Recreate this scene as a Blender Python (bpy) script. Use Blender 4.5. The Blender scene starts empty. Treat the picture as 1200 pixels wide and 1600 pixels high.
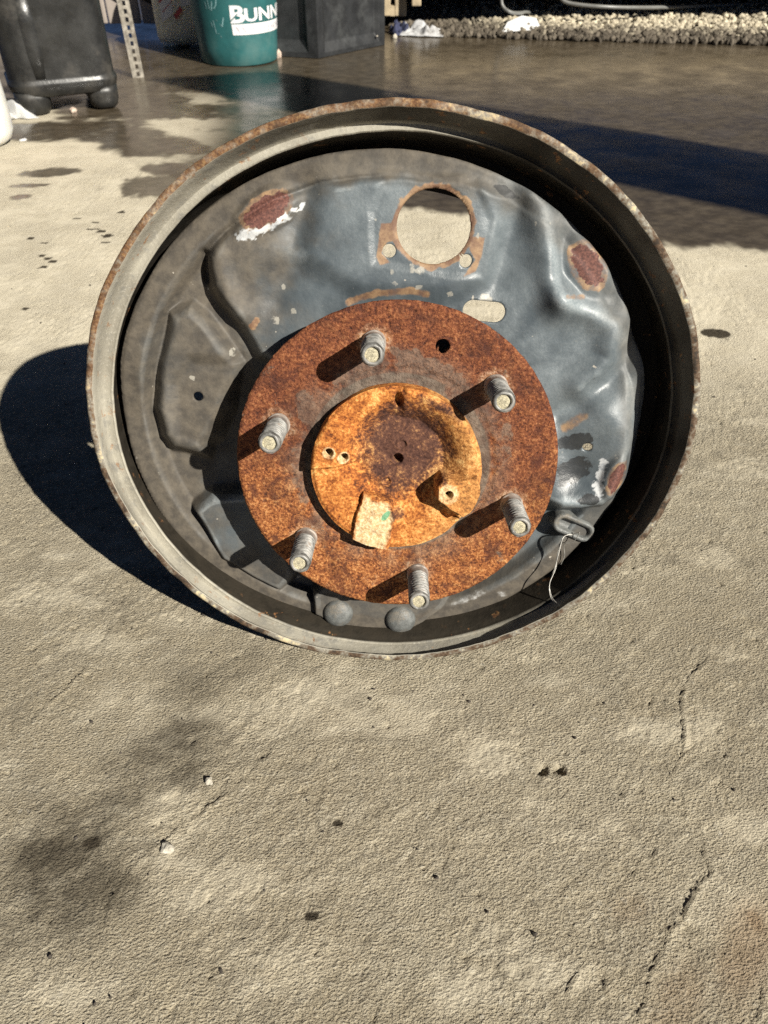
import bpy, bmesh, math, random
import numpy as np
from mathutils import Matrix, Vector, Euler

scene = bpy.context.scene
COL = scene.collection
random.seed(7)

# ---------------------------------------------------------------- camera
CAM_H = 0.3970
cam_d = bpy.data.cameras.new("camera")
cam = bpy.data.objects.new("camera", cam_d)
COL.objects.link(cam)
cam.location = (0, 0, CAM_H)
cam.rotation_euler = (math.radians(90 - 41), 0, 0)
cam_d.sensor_fit = 'VERTICAL'
cam_d.sensor_height = 36.0
cam_d.sensor_width = 27.0
cam_d.lens = 1202.0 / 1600.0 * 36.0
cam_d.clip_start = 0.01
cam_d.clip_end = 500
cam_d.dof.use_dof = True
cam_d.dof.focus_distance = 0.44
cam_d.dof.aperture_fstop = 20.0
scene.camera = cam

# ---------------------------------------------------------------- light
SUN_DIR = Vector((0.555, -0.602, 0.572)).normalized()
world = bpy.data.worlds.new("World")
scene.world = world
world.use_nodes = True
wn = world.node_tree.nodes
wl = world.node_tree.links
bg = wn["Background"]
sky = wn.new("ShaderNodeTexSky")
sky.sky_type = 'NISHITA'
sky.sun_disc = False
sky.sun_elevation = math.asin(SUN_DIR.z)
sky.sun_rotation = math.atan2(SUN_DIR.x, SUN_DIR.y)
wl.new(sky.outputs[0], bg.inputs[0])
sky.air_density = 0.17
sky.dust_density = 0.0
sky.altitude = 1500
bg.inputs[1].default_value = 0.05
sun_d = bpy.data.lights.new("sun", 'SUN')
sun_d.energy = 5.0
sun_d.angle = math.radians(0.53)
sun_d.color = (1.0, 0.95, 0.85)
sun = bpy.data.objects.new("sun", sun_d)
COL.objects.link(sun)
sun.rotation_euler = SUN_DIR.to_track_quat('Z', 'Y').to_euler()
sun.location = SUN_DIR * 6

scene.render.engine = 'CYCLES'
scene.view_settings.view_transform = 'Standard'
scene.view_settings.look = 'None'
scene.view_settings.exposure = 0.6
scene.view_settings.gamma = 1.0
scene.view_settings.use_curve_mapping = False
scene.cycles.use_denoising = False
scene.cycles.max_bounces = 6
scene.cycles.diffuse_bounces = 1
scene.cycles.glossy_bounces = 2

# ---------------------------------------------------------------- helpers
def link(o, parent=None, loc=None):
    COL.objects.link(o)
    if parent is not None:
        o.parent = parent
    if loc is not None:
        o.location = loc
    return o

def mesh_obj(name, verts, faces, mat=None, parent=None, smooth=True, loc=None):
    me = bpy.data.meshes.new(name)
    me.from_pydata([tuple(v) for v in verts], [], faces)
    me.update()
    if smooth:
        me.polygons.foreach_set("use_smooth", [True] * len(me.polygons))
    if mat:
        me.materials.append(mat)
    return link(bpy.data.objects.new(name, me), parent, loc)

def bm_obj(name, bm, mat=None, parent=None, smooth=False, loc=None):
    me = bpy.data.meshes.new(name)
    bm.normal_update()
    bm.to_mesh(me)
    bm.free()
    if smooth:
        me.polygons.foreach_set("use_smooth", [True] * len(me.polygons))
    if mat:
        me.materials.append(mat)
    return link(bpy.data.objects.new(name, me), parent, loc)

def empty(name, loc=(0, 0, 0), rot=None):
    e = bpy.data.objects.new(name, None)
    e.empty_display_size = 0.05
    COL.objects.link(e)
    e.location = loc
    if rot is not None:
        e.rotation_euler = rot
    return e

def tag(o, label, cat=None, group=None, kind=None):
    o["label"] = label
    if cat:
        o["category"] = cat
    if group:
        o["group"] = group
    if kind:
        o["kind"] = kind
    return o

def bevel(o, w, seg=2, ang=40):
    m = o.modifiers.new("bevel", 'BEVEL')
    m.width = w
    m.segments = seg
    m.limit_method = 'ANGLE'
    m.angle_limit = math.radians(ang)
    return o

def sharp(o, ang=35):
    me = o.data
    me.set_sharp_from_angle(angle=math.radians(ang))
    return o

def _hash(ix, iy, seed):
    n = (ix.astype(np.int64) * 374761393 + iy.astype(np.int64) * 668265263 + seed * 974634541) & 0xFFFFFFFF
    n = ((n ^ (n >> 13)) * 1274126177) & 0xFFFFFFFF
    n = (n ^ (n >> 16)) & 0xFFFFFFFF
    return n

def pn(x, y, seed=0):
    """gradient noise, about -1..1"""
    x = np.asarray(x, float)
    y = np.asarray(y, float)
    ix = np.floor(x)
    iy = np.floor(y)
    fx = x - ix
    fy = y - iy
    u = fx * fx * fx * (fx * (fx * 6 - 15) + 10)
    v = fy * fy * fy * (fy * (fy * 6 - 15) + 10)
    def g(ax, ay):
        a = _hash(ix + ax, iy + ay, seed) * (2 * np.pi / 4294967296.0)
        return np.cos(a) * (fx - ax) + np.sin(a) * (fy - ay)
    a = g(0, 0)
    b = g(1, 0)
    c = g(0, 1)
    d = g(1, 1)
    return 1.5 * ((a + (b - a) * u) * (1 - v) + (c + (d - c) * u) * v)

def fbm(x, y, seed=0, octv=4, gain=0.5):
    s = 0
    amp = 1.0
    tot = 0
    for i in range(octv):
        s = s + amp * pn(x * 2 ** i + 17.3 * i, y * 2 ** i - 9.1 * i, seed + i)
        tot += amp
        amp *= gain
    return s / tot

def sst(a, b, x):
    t = np.clip((x - a) / (b - a), 0, 1)
    return t * t * (3 - 2 * t)

def psd(u, v, poly):
    """signed distance to a polygon, positive inside"""
    d = np.full(np.shape(u), 1e9)
    ins = np.zeros(np.shape(u), bool)
    n = len(poly)
    for i in range(n):
        ax, ay = poly[i]
        bx, by = poly[(i + 1) % n]
        ex, ey = bx - ax, by - ay
        t = np.clip(((u - ax) * ex + (v - ay) * ey) / (ex * ex + ey * ey + 1e-12), 0, 1)
        d = np.minimum(d, np.hypot(u - ax - t * ex, v - ay - t * ey))
        if by != ay:
            c = ((ay > v) != (by > v)) & (u < (bx - ax) * (v - ay) / (by - ay) + ax)
            ins ^= c
    return np.where(ins, d, -d)

def pld(u, v, pts):
    """distance to a polyline, and signed side"""
    d = np.full(np.shape(u), 1e9)
    sg = np.zeros(np.shape(u))
    for i in range(len(pts) - 1):
        ax, ay = pts[i]
        bx, by = pts[i + 1]
        ex, ey = bx - ax, by - ay
        t = np.clip(((u - ax) * ex + (v - ay) * ey) / (ex * ex + ey * ey + 1e-12), 0, 1)
        dd = np.hypot(u - ax - t * ex, v - ay - t * ey)
        s = np.sign(ex * (v - ay) - ey * (u - ax))
        m = dd < d
        d = np.where(m, dd, d)
        sg = np.where(m, s, sg)
    return d, sg

def pad(u, v, poly, w):
    return sst(-w, w, psd(u, v, poly))

def ridge(u, v, pts, w):
    d, _ = pld(u, v, pts)
    return np.exp(-(d / w) ** 2)

def ell(u, v, c, a, b, ang):
    ca, sa = math.cos(ang), math.sin(ang)
    x = (u - c[0]) * ca + (v - c[1]) * sa
    y = -(u - c[0]) * sa + (v - c[1]) * ca
    return np.sqrt((x / a) ** 2 + (y / b) ** 2)

def set_attr(me, name, rgba):
    at = me.attributes.new(name, 'FLOAT_COLOR', 'POINT')
    at.data.foreach_set("color", np.ascontiguousarray(rgba, dtype=np.float32).ravel())

def sheet(name, x0, x1, y0, y1, step, keep, snap, hfun, mat, parent, thick, attrs=None, loc=None, skirt=None):
    """a pressed sheet in the wheel's own plane (millimetres): grid cut by keep(), cut edge moved onto the outline by snap()"""
    nx = int((x1 - x0) / step) + 1
    ny = int((y1 - y0) / step) + 1
    X, Y = np.meshgrid(x0 + step * np.arange(nx), y0 + step * np.arange(ny))
    cx = (X[:-1, :-1] + X[1:, 1:]) / 2
    cy = (Y[:-1, :-1] + Y[1:, 1:]) / 2
    K = keep(cx, cy)
    idx = np.arange(nx * ny).reshape(ny, nx)
    q = np.stack([idx[:-1, :-1][K], idx[:-1, 1:][K], idx[1:, 1:][K], idx[1:, :-1][K]], 1)
    cnt = np.zeros(nx * ny, int)
    np.add.at(cnt, q.ravel(), 1)
    bnd = (cnt > 0) & (cnt < 4)
    xs = X.ravel().copy()
    ys = Y.ravel().copy()
    xs[bnd], ys[bnd] = snap(xs[bnd], ys[bnd])
    used = cnt > 0
    remap = -np.ones(nx * ny, int)
    remap[used] = np.arange(used.sum())
    xs = xs[used]
    ys = ys[used]
    q = remap[q]
    z = hfun(xs, ys)
    if skirt is not None:
        # walls from the outer cut edge straight back to a flat depth
        e = np.concatenate([q[:, [0, 1]], q[:, [1, 2]], q[:, [2, 3]], q[:, [3, 0]]])
        key = np.sort(e, 1)
        kk = key[:, 0] * len(xs) + key[:, 1]
        _, first, c_ = np.unique(kk, return_index=True, return_counts=True)
        be = e[first[c_ == 1]]
        bv = np.unique(be)
        mp = -np.ones(len(xs), int)
        mp[bv] = len(xs) + np.arange(len(bv))
        xs = np.concatenate([xs, xs[bv]])
        ys = np.concatenate([ys, ys[bv]])
        z = np.concatenate([z, np.full(len(bv), float(skirt))])
        q = np.concatenate([q, np.stack([be[:, 1], be[:, 0], mp[be[:, 0]], mp[be[:, 1]]], 1)])
    me = bpy.data.meshes.new(name)
    n = len(xs)
    me.vertices.add(n)
    me.vertices.foreach_set("co", (np.stack([xs, ys, z], 1) * 0.001).astype(np.float32).ravel())
    me.loops.add(q.size)
    me.loops.foreach_set("vertex_index", q.ravel().astype(np.int32))
    me.polygons.add(len(q))
    me.polygons.foreach_set("loop_start", (np.arange(len(q)) * 4).astype(np.int32))
    me.polygons.foreach_set("use_smooth", np.ones(len(q), bool))
    me.update()
    me.validate()
    if attrs:
        for k, fn in attrs.items():
            set_attr(me, k, fn(xs, ys, z))
    me.materials.append(mat)
    o = link(bpy.data.objects.new(name, me), parent, loc)
    if thick:
        m = o.modifiers.new("thickness", 'SOLIDIFY')
        m.thickness = thick * 0.001
        m.offset = -1
    return o

def loft(name, rings, mat, parent=None, closed=False, cap=(False, False), loc=None, smooth=True):
    """rings: list of equal-length point lists"""
    n = len(rings[0])
    vs = [p for r in rings for p in r]
    fs = []
    m = len(rings)
    for i in range(m if closed else m - 1):
        a = i * n
        b = ((i + 1) % m) * n
        for k in range(n):
            k2 = (k + 1) % n
            fs.append((a + k, a + k2, b + k2, b + k))
    if cap[0]:
        fs.append(tuple(range(n))[::-1])
    if cap[1]:
        fs.append(tuple((m - 1) * n + k for k in range(n)))
    return mesh_obj(name, vs, fs, mat, parent, smooth, loc)

def lathe(name, prof, mat, parent=None, n=48, loc=None, smooth=True, cap=(True, True), jitter=None):
    rings = []
    for i, (r, z) in enumerate(prof):
        ring = []
        for k in range(n):
            a = 2 * math.pi * k / n
            rr = r + (jitter(a, z) if jitter else 0)
            ring.append((rr * math.cos(a), rr * math.sin(a), z))
        rings.append(ring)
    return loft(name, rings, mat, parent, False, cap, loc, smooth)

def tube(name, pts, r, mat, parent=None, n=8, loc=None):
    pts = [Vector(p) for p in pts]
    rings = []
    for i, p in enumerate(pts):
        t = (pts[min(i + 1, len(pts) - 1)] - pts[max(i - 1, 0)]).normalized()
        up = Vector((0, 0, 1)) if abs(t.z) < 0.9 else Vector((1, 0, 0))
        a = t.cross(up).normalized()
        b = t.cross(a).normalized()
        rr = r(i / (len(pts) - 1)) if callable(r) else r
        rings.append([p + a * rr * math.cos(2 * math.pi * k / n) + b * rr * math.sin(2 * math.pi * k / n) for k in range(n)])
    return loft(name, rings, mat, parent, False, (True, True), loc)

def spline(pts, sub=8):
    P = [Vector(p) for p in pts]
    out = []
    for i in range(len(P) - 1):
        p0 = P[max(i - 1, 0)]
        p1 = P[i]
        p2 = P[i + 1]
        p3 = P[min(i + 2, len(P) - 1)]
        for k in range(sub):
            t = k / sub
            out.append(0.5 * ((2 * p1) + (p2 - p0) * t + (2 * p0 - 5 * p1 + 4 * p2 - p3) * t * t + (3 * p1 - p0 - 3 * p2 + p3) * t ** 3))
    out.append(P[-1])
    return out

# ---------------------------------------------------------------- materials
class NT:
    def __init__(self, name):
        self.m = bpy.data.materials.new(name)
        self.m.use_nodes = True
        self.t = self.m.node_tree
        self.b = self.t.nodes["Principled BSDF"]
        self.tc = self.t.nodes.new("ShaderNodeTexCoord")
    def n(self, kind, **kw):
        nd = self.t.nodes.new(kind)
        for k, v in kw.items():
            setattr(nd, k, v)
        return nd
    def lk(self, a, b):
        self.t.links.new(a, b)
    def val(self, sock, v):
        if hasattr(v, "is_output") or isinstance(v, bpy.types.NodeSocket):
            self.lk(v, sock)
        else:
            sock.default_value = v
    def obj(self):
        return self.tc.outputs["Object"]
    def mapping(self, vec, scale=(1, 1, 1), rot=(0, 0, 0)):
        nd = self.n("ShaderNodeMapping")
        nd.inputs["Scale"].default_value = scale
        nd.inputs["Rotation"].default_value = rot
        self.lk(vec, nd.inputs["Vector"])
        return nd.outputs[0]
    def noise(self, scale, detail=5, rough=0.6, vec=None, dist=0.0):
        nd = self.n("ShaderNodeTexNoise")
        nd.inputs["Scale"].default_value = scale
        nd.inputs["Detail"].default_value = detail
        nd.inputs["Roughness"].default_value = rough
        nd.inputs["Distortion"].default_value = dist
        self.lk(vec or self.obj(), nd.inputs["Vector"])
        return nd.outputs["Fac"]
    def vor(self, scale, vec=None, feature='F1'):
        nd = self.n("ShaderNodeTexVoronoi", feature=feature)
        nd.inputs["Scale"].default_value = scale
        self.lk(vec or self.obj(), nd.inputs["Vector"])
        return nd.outputs[0]
    def ramp(self, fac, stops, interp='LINEAR'):
        nd = self.n("ShaderNodeValToRGB")
        cr = nd.color_ramp
        cr.interpolation = interp
        while len(cr.elements) < len(stops):
            cr.elements.new(0.5)
        for e, (p, c) in zip(cr.elements, stops):
            e.position = p
            e.color = (c[0], c[1], c[2], 1) if not isinstance(c, (int, float)) else (c, c, c, 1)
        self.lk(fac, nd.inputs[0])
        return nd.outputs[0]
    def mix(self, fac, a, b, mode='MIX'):
        nd = self.n("ShaderNodeMix", data_type='RGBA', blend_type=mode)
        self.val(nd.inputs[0], fac)
        for s, v in ((6, a), (7, b)):
            if isinstance(v, tuple):
                v = (v[0], v[1], v[2], 1)
            self.val(nd.inputs[s], v)
        return nd.outputs[2]
    def math(self, op, a, b=0.0, c=None, clamp=False):
        nd = self.n("ShaderNodeMath", operation=op, use_clamp=clamp)
        self.val(nd.inputs[0], a)
        self.val(nd.inputs[1], b)
        if c is not None:
            self.val(nd.inputs[2], c)
        return nd.outputs[0]
    def rng(self, v, a, b, c=0.0, d=1.0):
        nd = self.n("ShaderNodeMapRange", interpolation_type='SMOOTHSTEP')
        self.val(nd.inputs[0], v)
        for i, x in enumerate((a, b, c, d)):
            nd.inputs[i + 1].default_value = x
        return nd.outputs[0]
    def attr(self, name):
        nd = self.n("ShaderNodeAttribute", attribute_name=name)
        s = self.n("ShaderNodeSeparateColor")
        self.lk(nd.outputs["Color"], s.inputs[0])
        return s.outputs[0], s.outputs[1], s.outputs[2], nd.outputs["Alpha"]
    def bump(self, h, dist, strength=1.0, prev=None):
        nd = self.n("ShaderNodeBump")
        nd.inputs["Strength"].default_value = strength
        nd.inputs["Distance"].default_value = dist
        self.lk(h, nd.inputs["Height"])
        if prev is not None:
            self.lk(prev, nd.inputs["Normal"])
        return nd.outputs[0]
    def out(self, color=None, rough=None, normal=None, metal=None, spec=None):
        for s, v in (("Base Color", color), ("Roughness", rough), ("Normal", normal), ("Metallic", metal), ("Specular IOR Level", spec)):
            if v is None:
                continue
            if isinstance(v, tuple):
                v = (v[0], v[1], v[2], 1)
            self.val(self.b.inputs[s], v)
        return self.m

def simple(name, color, rough=0.6, var=0.25, scale=40, metal=0.0, bump=0.0, spec=0.5, dirt=None):
    t = NT(name)
    n1 = t.noise(scale, 6, 0.65)
    c = t.mix(t.rng(n1, 0.3, 0.7), tuple(x * (1 - var) for x in color), tuple(min(1, x * (1 + var)) for x in color))
    if dirt:
        c = t.mix(t.rng(t.noise(scale * 0.35, 6, 0.7), 0.5, 0.68, 0, dirt[3]), c, dirt[:3])
    nm = t.bump(t.noise(scale * 4, 4, 0.6), bump) if bump else None
    r = t.rng(t.noise(scale * 0.7, 5, 0.6), 0.3, 0.7, max(0.05, rough - 0.12), min(1, rough + 0.12))
    return t.out(c, r, nm, metal, spec)

# concrete ------------------------------------------------------------
def mat_concrete():
    t = NT("concrete")
    wet, stain, tan, pale = t.attr("stains")
    o = t.obj()
    rotv = t.mapping(o, (1.0, 1.5, 1.0), (0, 0, math.radians(-40)))
    n_big = t.noise(5.0, 6, 0.6)
    n_mid = t.noise(38, 6, 0.62, rotv)
    n_fine = t.noise(430, 3.5, 0.68, rotv)
    n_peb = t.noise(640, 1.5, 0.5, rotv)
    n_grain = t.noise(1500, 3, 0.7)
    base = t.mix(t.rng(n_big, 0.3, 0.7), (0.40, 0.340, 0.238), (0.515, 0.45, 0.328))
    base = t.mix(t.rng(n_mid, 0.35, 0.7, 0, 0.45), base, (0.31, 0.275, 0.21))
    base = t.mix(t.rng(n_fine, 0.56, 0.72, 0, 0.5), base, (0.62, 0.575, 0.47))
    base = t.mix(t.rng(n_fine, 0.44, 0.28, 0, 0.65), base, (0.21, 0.17, 0.115))
    base = t.mix(t.rng(n_grain, 0.60, 0.74, 0, 0.35), base, (0.14, 0.12, 0.09))
    base = t.mix(t.rng(n_grain, 0.40, 0.28, 0, 0.35), base, (0.72, 0.67, 0.55))
    base = t.mix(t.rng(n_peb, 0.56, 0.74, 0, 0.5), base, (0.66, 0.61, 0.49))
    base = t.mix(t.rng(n_peb, 0.44, 0.27, 0, 0.6), base, (0.17, 0.142, 0.10))
    # dark pores
    pv = t.vor(230)
    pm = t.math('MULTIPLY', t.rng(pv, 0.16, 0.08), t.rng(t.noise(60, 3), 0.52, 0.60))
    base = t.mix(t.math('MULTIPLY', pm, 0.8), base, (0.07, 0.06, 0.045))
    worn = t.rng(t.noise(11, 5, 0.62, t.mapping(o, (1.0, 1.8, 1.0), (0, 0, math.radians(-40)))), 0.50, 0.64)
    base = t.mix(t.math('MULTIPLY', worn, 0.38), base, (0.50, 0.455, 0.355))
    trow = t.noise(16, 5, 0.6, t.mapping(o, (1.0, 9.0, 1.0), (0, 0, math.radians(-36))))
    base = t.mix(t.rng(trow, 0.56, 0.72, 0, 0.4), base, (0.27, 0.235, 0.175))
    base = t.mix(t.rng(trow, 0.42, 0.28, 0, 0.3), base, (0.58, 0.53, 0.42))
    grime = t.noise(24, 6, 0.7)
    base = t.mix(t.rng(grime, 0.54, 0.70, 0, 0.5), base, (0.215, 0.185, 0.135))
    ag = t.math('MULTIPLY', t.rng(t.vor(150), 0.22, 0.16), t.rng(t.noise(28, 4, 0.6), 0.54, 0.62))
    base = t.mix(t.math('MULTIPLY', ag, 0.55), base, t.mix(t.rng(t.noise(90, 2), 0.4, 0.6), (0.20, 0.17, 0.13), (0.56, 0.52, 0.43)))
    hl = t.rng(t.math('ABSOLUTE', t.math('SUBTRACT', t.noise(7, 6, 0.62, dist=0.8), 0.5)), 0.0028, 0.0008)
    hl = t.math('MULTIPLY', hl, t.rng(t.noise(4, 3), 0.45, 0.6))
    base = t.mix(t.math('MULTIPLY', hl, 0.55), base, (0.12, 0.10, 0.075))
    base = t.mix(t.math('MULTIPLY', pale, 0.75), base, t.mix(t.rng(n_mid, 0.3, 0.7), (0.66, 0.595, 0.455), (0.76, 0.69, 0.54)))
    base = t.mix(t.math('MULTIPLY', tan, 0.75), base, (0.27, 0.18, 0.105))
    sj = t.math('ADD', stain, t.math('ADD', t.math('MULTIPLY', t.math('SUBTRACT', grime, 0.5), 0.32), t.math('MULTIPLY', t.math('SUBTRACT', n_fine, 0.5), 0.5)))
    sv = t.math('MULTIPLY', t.rng(sj, 0.12, 0.95), t.rng(stain, 0.02, 0.2))
    base = t.mix(t.math('MULTIPLY', sv, 1.0, clamp=True), base, (0.058, 0.047, 0.032))
    wn_ = t.rng(n_mid, 0.3, 0.75)
    wetc = t.mix(wn_, (0.054, 0.042, 0.027), (0.116, 0.092, 0.062))
    base = t.mix(wet, base, wetc)
    rough = t.mix(wet, (0.92, 0.92, 0.92), t.ramp(t.noise(14, 5, 0.6), [(0.35, 0.13), (0.7, 0.34)]))
    h = t.math('ADD', t.math('ADD', t.math('MULTIPLY', n_fine, 0.62), t.math('MULTIPLY', n_grain, 0.30)), t.math('MULTIPLY', n_peb, 0.6))
    inv = t.math('MULTIPLY', t.math('SUBTRACT', 1.0, t.math('MULTIPLY', wet, 0.93)), t.math('MULTIPLY', t.math('SUBTRACT', 1.0, t.math('MULTIPLY', pale, 0.6)), t.math('SUBTRACT', 1.0, t.math('MULTIPLY', worn, 0.45))))
    nd = t.n("ShaderNodeBump")
    nd.inputs["Distance"].default_value = 0.0042
    t.lk(inv, nd.inputs["Strength"])
    t.lk(h, nd.inputs["Height"])
    return t.out(base, rough, nd.outputs[0], 0.0, t.math('ADD', 0.2, t.math('MULTIPLY', wet, 0.45)))

# rust of the hub flange ----------------------------------------------
def mat_rust():
    t = NT("rusted_flange")
    o = t.obj()
    sep = t.n("ShaderNodeSeparateXYZ")
    t.lk(o, sep.inputs[0])
    ln = t.n("ShaderNodeVectorMath", operation='LENGTH')
    fl = t.mapping(o, (1, 1, 0))
    t.lk(fl, ln.inputs[0])
    r = ln.outputs["Value"]
    g1 = t.noise(640, 4, 0.72)
    g2 = t.noise(190, 5, 0.65)
    g3 = t.noise(55, 4, 0.6)
    low = t.rng(t.math('ADD', sep.outputs[1], t.math('MULTIPLY', t.math('SUBTRACT', t.noise(22, 4), 0.5), 0.16)), 0.035, -0.045)
    mixn = t.math('ADD', t.math('MULTIPLY', g1, 0.58), t.math('ADD', t.math('MULTIPLY', g2, 0.30), t.math('MULTIPLY', g3, 0.12)))
    c1 = t.ramp(mixn, [(0.37, (0.030, 0.012, 0.009)), (0.46, (0.125, 0.038, 0.018)), (0.54, (0.235, 0.080, 0.033)), (0.65, (0.42, 0.19, 0.085))])
    c2 = t.ramp(mixn, [(0.39, (0.050, 0.018, 0.010)), (0.47, (0.20, 0.062, 0.021)), (0.54, (0.41, 0.155, 0.048)), (0.63, (0.64, 0.34, 0.14))])
    c = t.mix(low, c1, c2)
    # darker red blotches
    blot = t.rng(t.noise(70, 6, 0.66, dist=0.5), 0.54, 0.64)
    c = t.mix(t.math('MULTIPLY', blot, 0.74), c, (0.075, 0.024, 0.016))
    # bare grey metal near the hub
    ring = t.math('MULTIPLY', t.rng(r, 0.072, 0.050), t.rng(t.noise(46, 6, 0.62), 0.40, 0.52))
    ring2 = t.rng(r, 0.0545, 0.0515)
    gm = t.math('MAXIMUM', t.math('MULTIPLY', ring, 0.6), t.math('MULTIPLY', ring2, t.rng(t.noise(80, 4), 0.30, 0.45, 0.35, 0.92)))
    halo, gpat, _a, _b = t.attr('flmask')
    gm = t.math('MAXIMUM', gm, t.math('MULTIPLY', t.rng(t.math('ADD', gpat, t.math('MULTIPLY', t.math('SUBTRACT', g2, 0.5), 1.4)), 0.35, 0.7), 0.62))
    sp = t.math('MULTIPLY', t.rng(t.noise(62, 6, 0.7), 0.62, 0.68), 0.7)
    gm = t.math('MAXIMUM', gm, sp)
    grey = t.mix(t.rng(g2, 0.35, 0.65), (0.10, 0.082, 0.065), (0.20, 0.165, 0.13))
    c = t.mix(gm, c, grey)
    c = t.mix(t.math('MULTIPLY', halo, t.rng(g2, 0.35, 0.65, 0.1, 0.7)), c, t.mix(t.rng(g1, 0.4, 0.6), (0.42, 0.19, 0.07), (0.55, 0.42, 0.30)))
    scale_ = t.rng(t.noise(34, 6, 0.7, dist=0.6), 0.52, 0.58)
    c = t.mix(t.math('MULTIPLY', scale_, 0.35), c, (0.06, 0.024, 0.016))
    bh = t.math('ADD', t.math('MULTIPLY', g1, 0.6), t.math('MULTIPLY', g2, 0.9))
    return t.out(c, t.rng(g2, 0.3, 0.7, 0.62, 0.92), t.bump(bh, 0.0017, 1.0), 0.0, 0.25)

def mat_hub():
    t = NT("orange_rusted_hub")
    dark, pale, green, rim = t.attr("hubmask")
    g1 = t.noise(620, 4, 0.7)
    g2 = t.noise(150, 5, 0.65, dist=0.3)
    g3 = t.noise(60, 5, 0.6)
    m = t.math('ADD', t.math('MULTIPLY', g1, 0.42), t.math('ADD', t.math('MULTIPLY', g2, 0.33), t.math('MULTIPLY', g3, 0.25)))
    c = t.ramp(m, [(0.39, (0.085, 0.028, 0.013)), (0.46, (0.29, 0.088, 0.022)), (0.53, (0.55, 0.205, 0.048)), (0.62, (0.80, 0.46, 0.155))])
    brown = t.ramp(m, [(0.38, (0.035, 0.016, 0.013)), (0.5, (0.10, 0.046, 0.032)), (0.62, (0.22, 0.105, 0.06))])
    dj = t.rng(t.math('ADD', dark, t.math('MULTIPLY', t.math('SUBTRACT', m, 0.5), -2.6)), 0.15, 0.95)
    sep_ = t.n('ShaderNodeSeparateXYZ')
    t.lk(t.obj(), sep_.inputs[0])
    yel = t.rng(t.math('ADD', sep_.outputs[0], t.math('MULTIPLY', t.math('SUBTRACT', g3, 0.5), 0.06)), 0.008, 0.04)
    c = t.mix(t.math('MULTIPLY', yel, 0.26), c, t.ramp(m, [(0.38, (0.30, 0.16, 0.05)), (0.5, (0.70, 0.45, 0.16)), (0.62, (0.88, 0.70, 0.36))]))
    c = t.mix(dj, c, brown)
    c = t.mix(t.math('MULTIPLY', t.rng(t.math('ADD', pale, t.math('MULTIPLY', t.math('SUBTRACT', g2, 0.5), 1.5)), 0.2, 0.9), 0.9), c, t.mix(t.rng(g1, 0.4, 0.62), (0.58, 0.40, 0.19), (0.80, 0.66, 0.42)))
    gj = t.rng(t.math('ADD', green, t.math('MULTIPLY', t.math('SUBTRACT', g2, 0.5), 1.2)), 0.3, 0.8)
    c = t.mix(t.math('MULTIPLY', gj, 0.85), c, (0.10, 0.36, 0.20))
    bh = t.math('ADD', t.math('MULTIPLY', g1, 0.6), t.math('MULTIPLY', g2, 0.8))
    return t.out(c, 0.85, t.bump(bh, 0.0011, 0.9), 0.0, 0.2)

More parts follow.
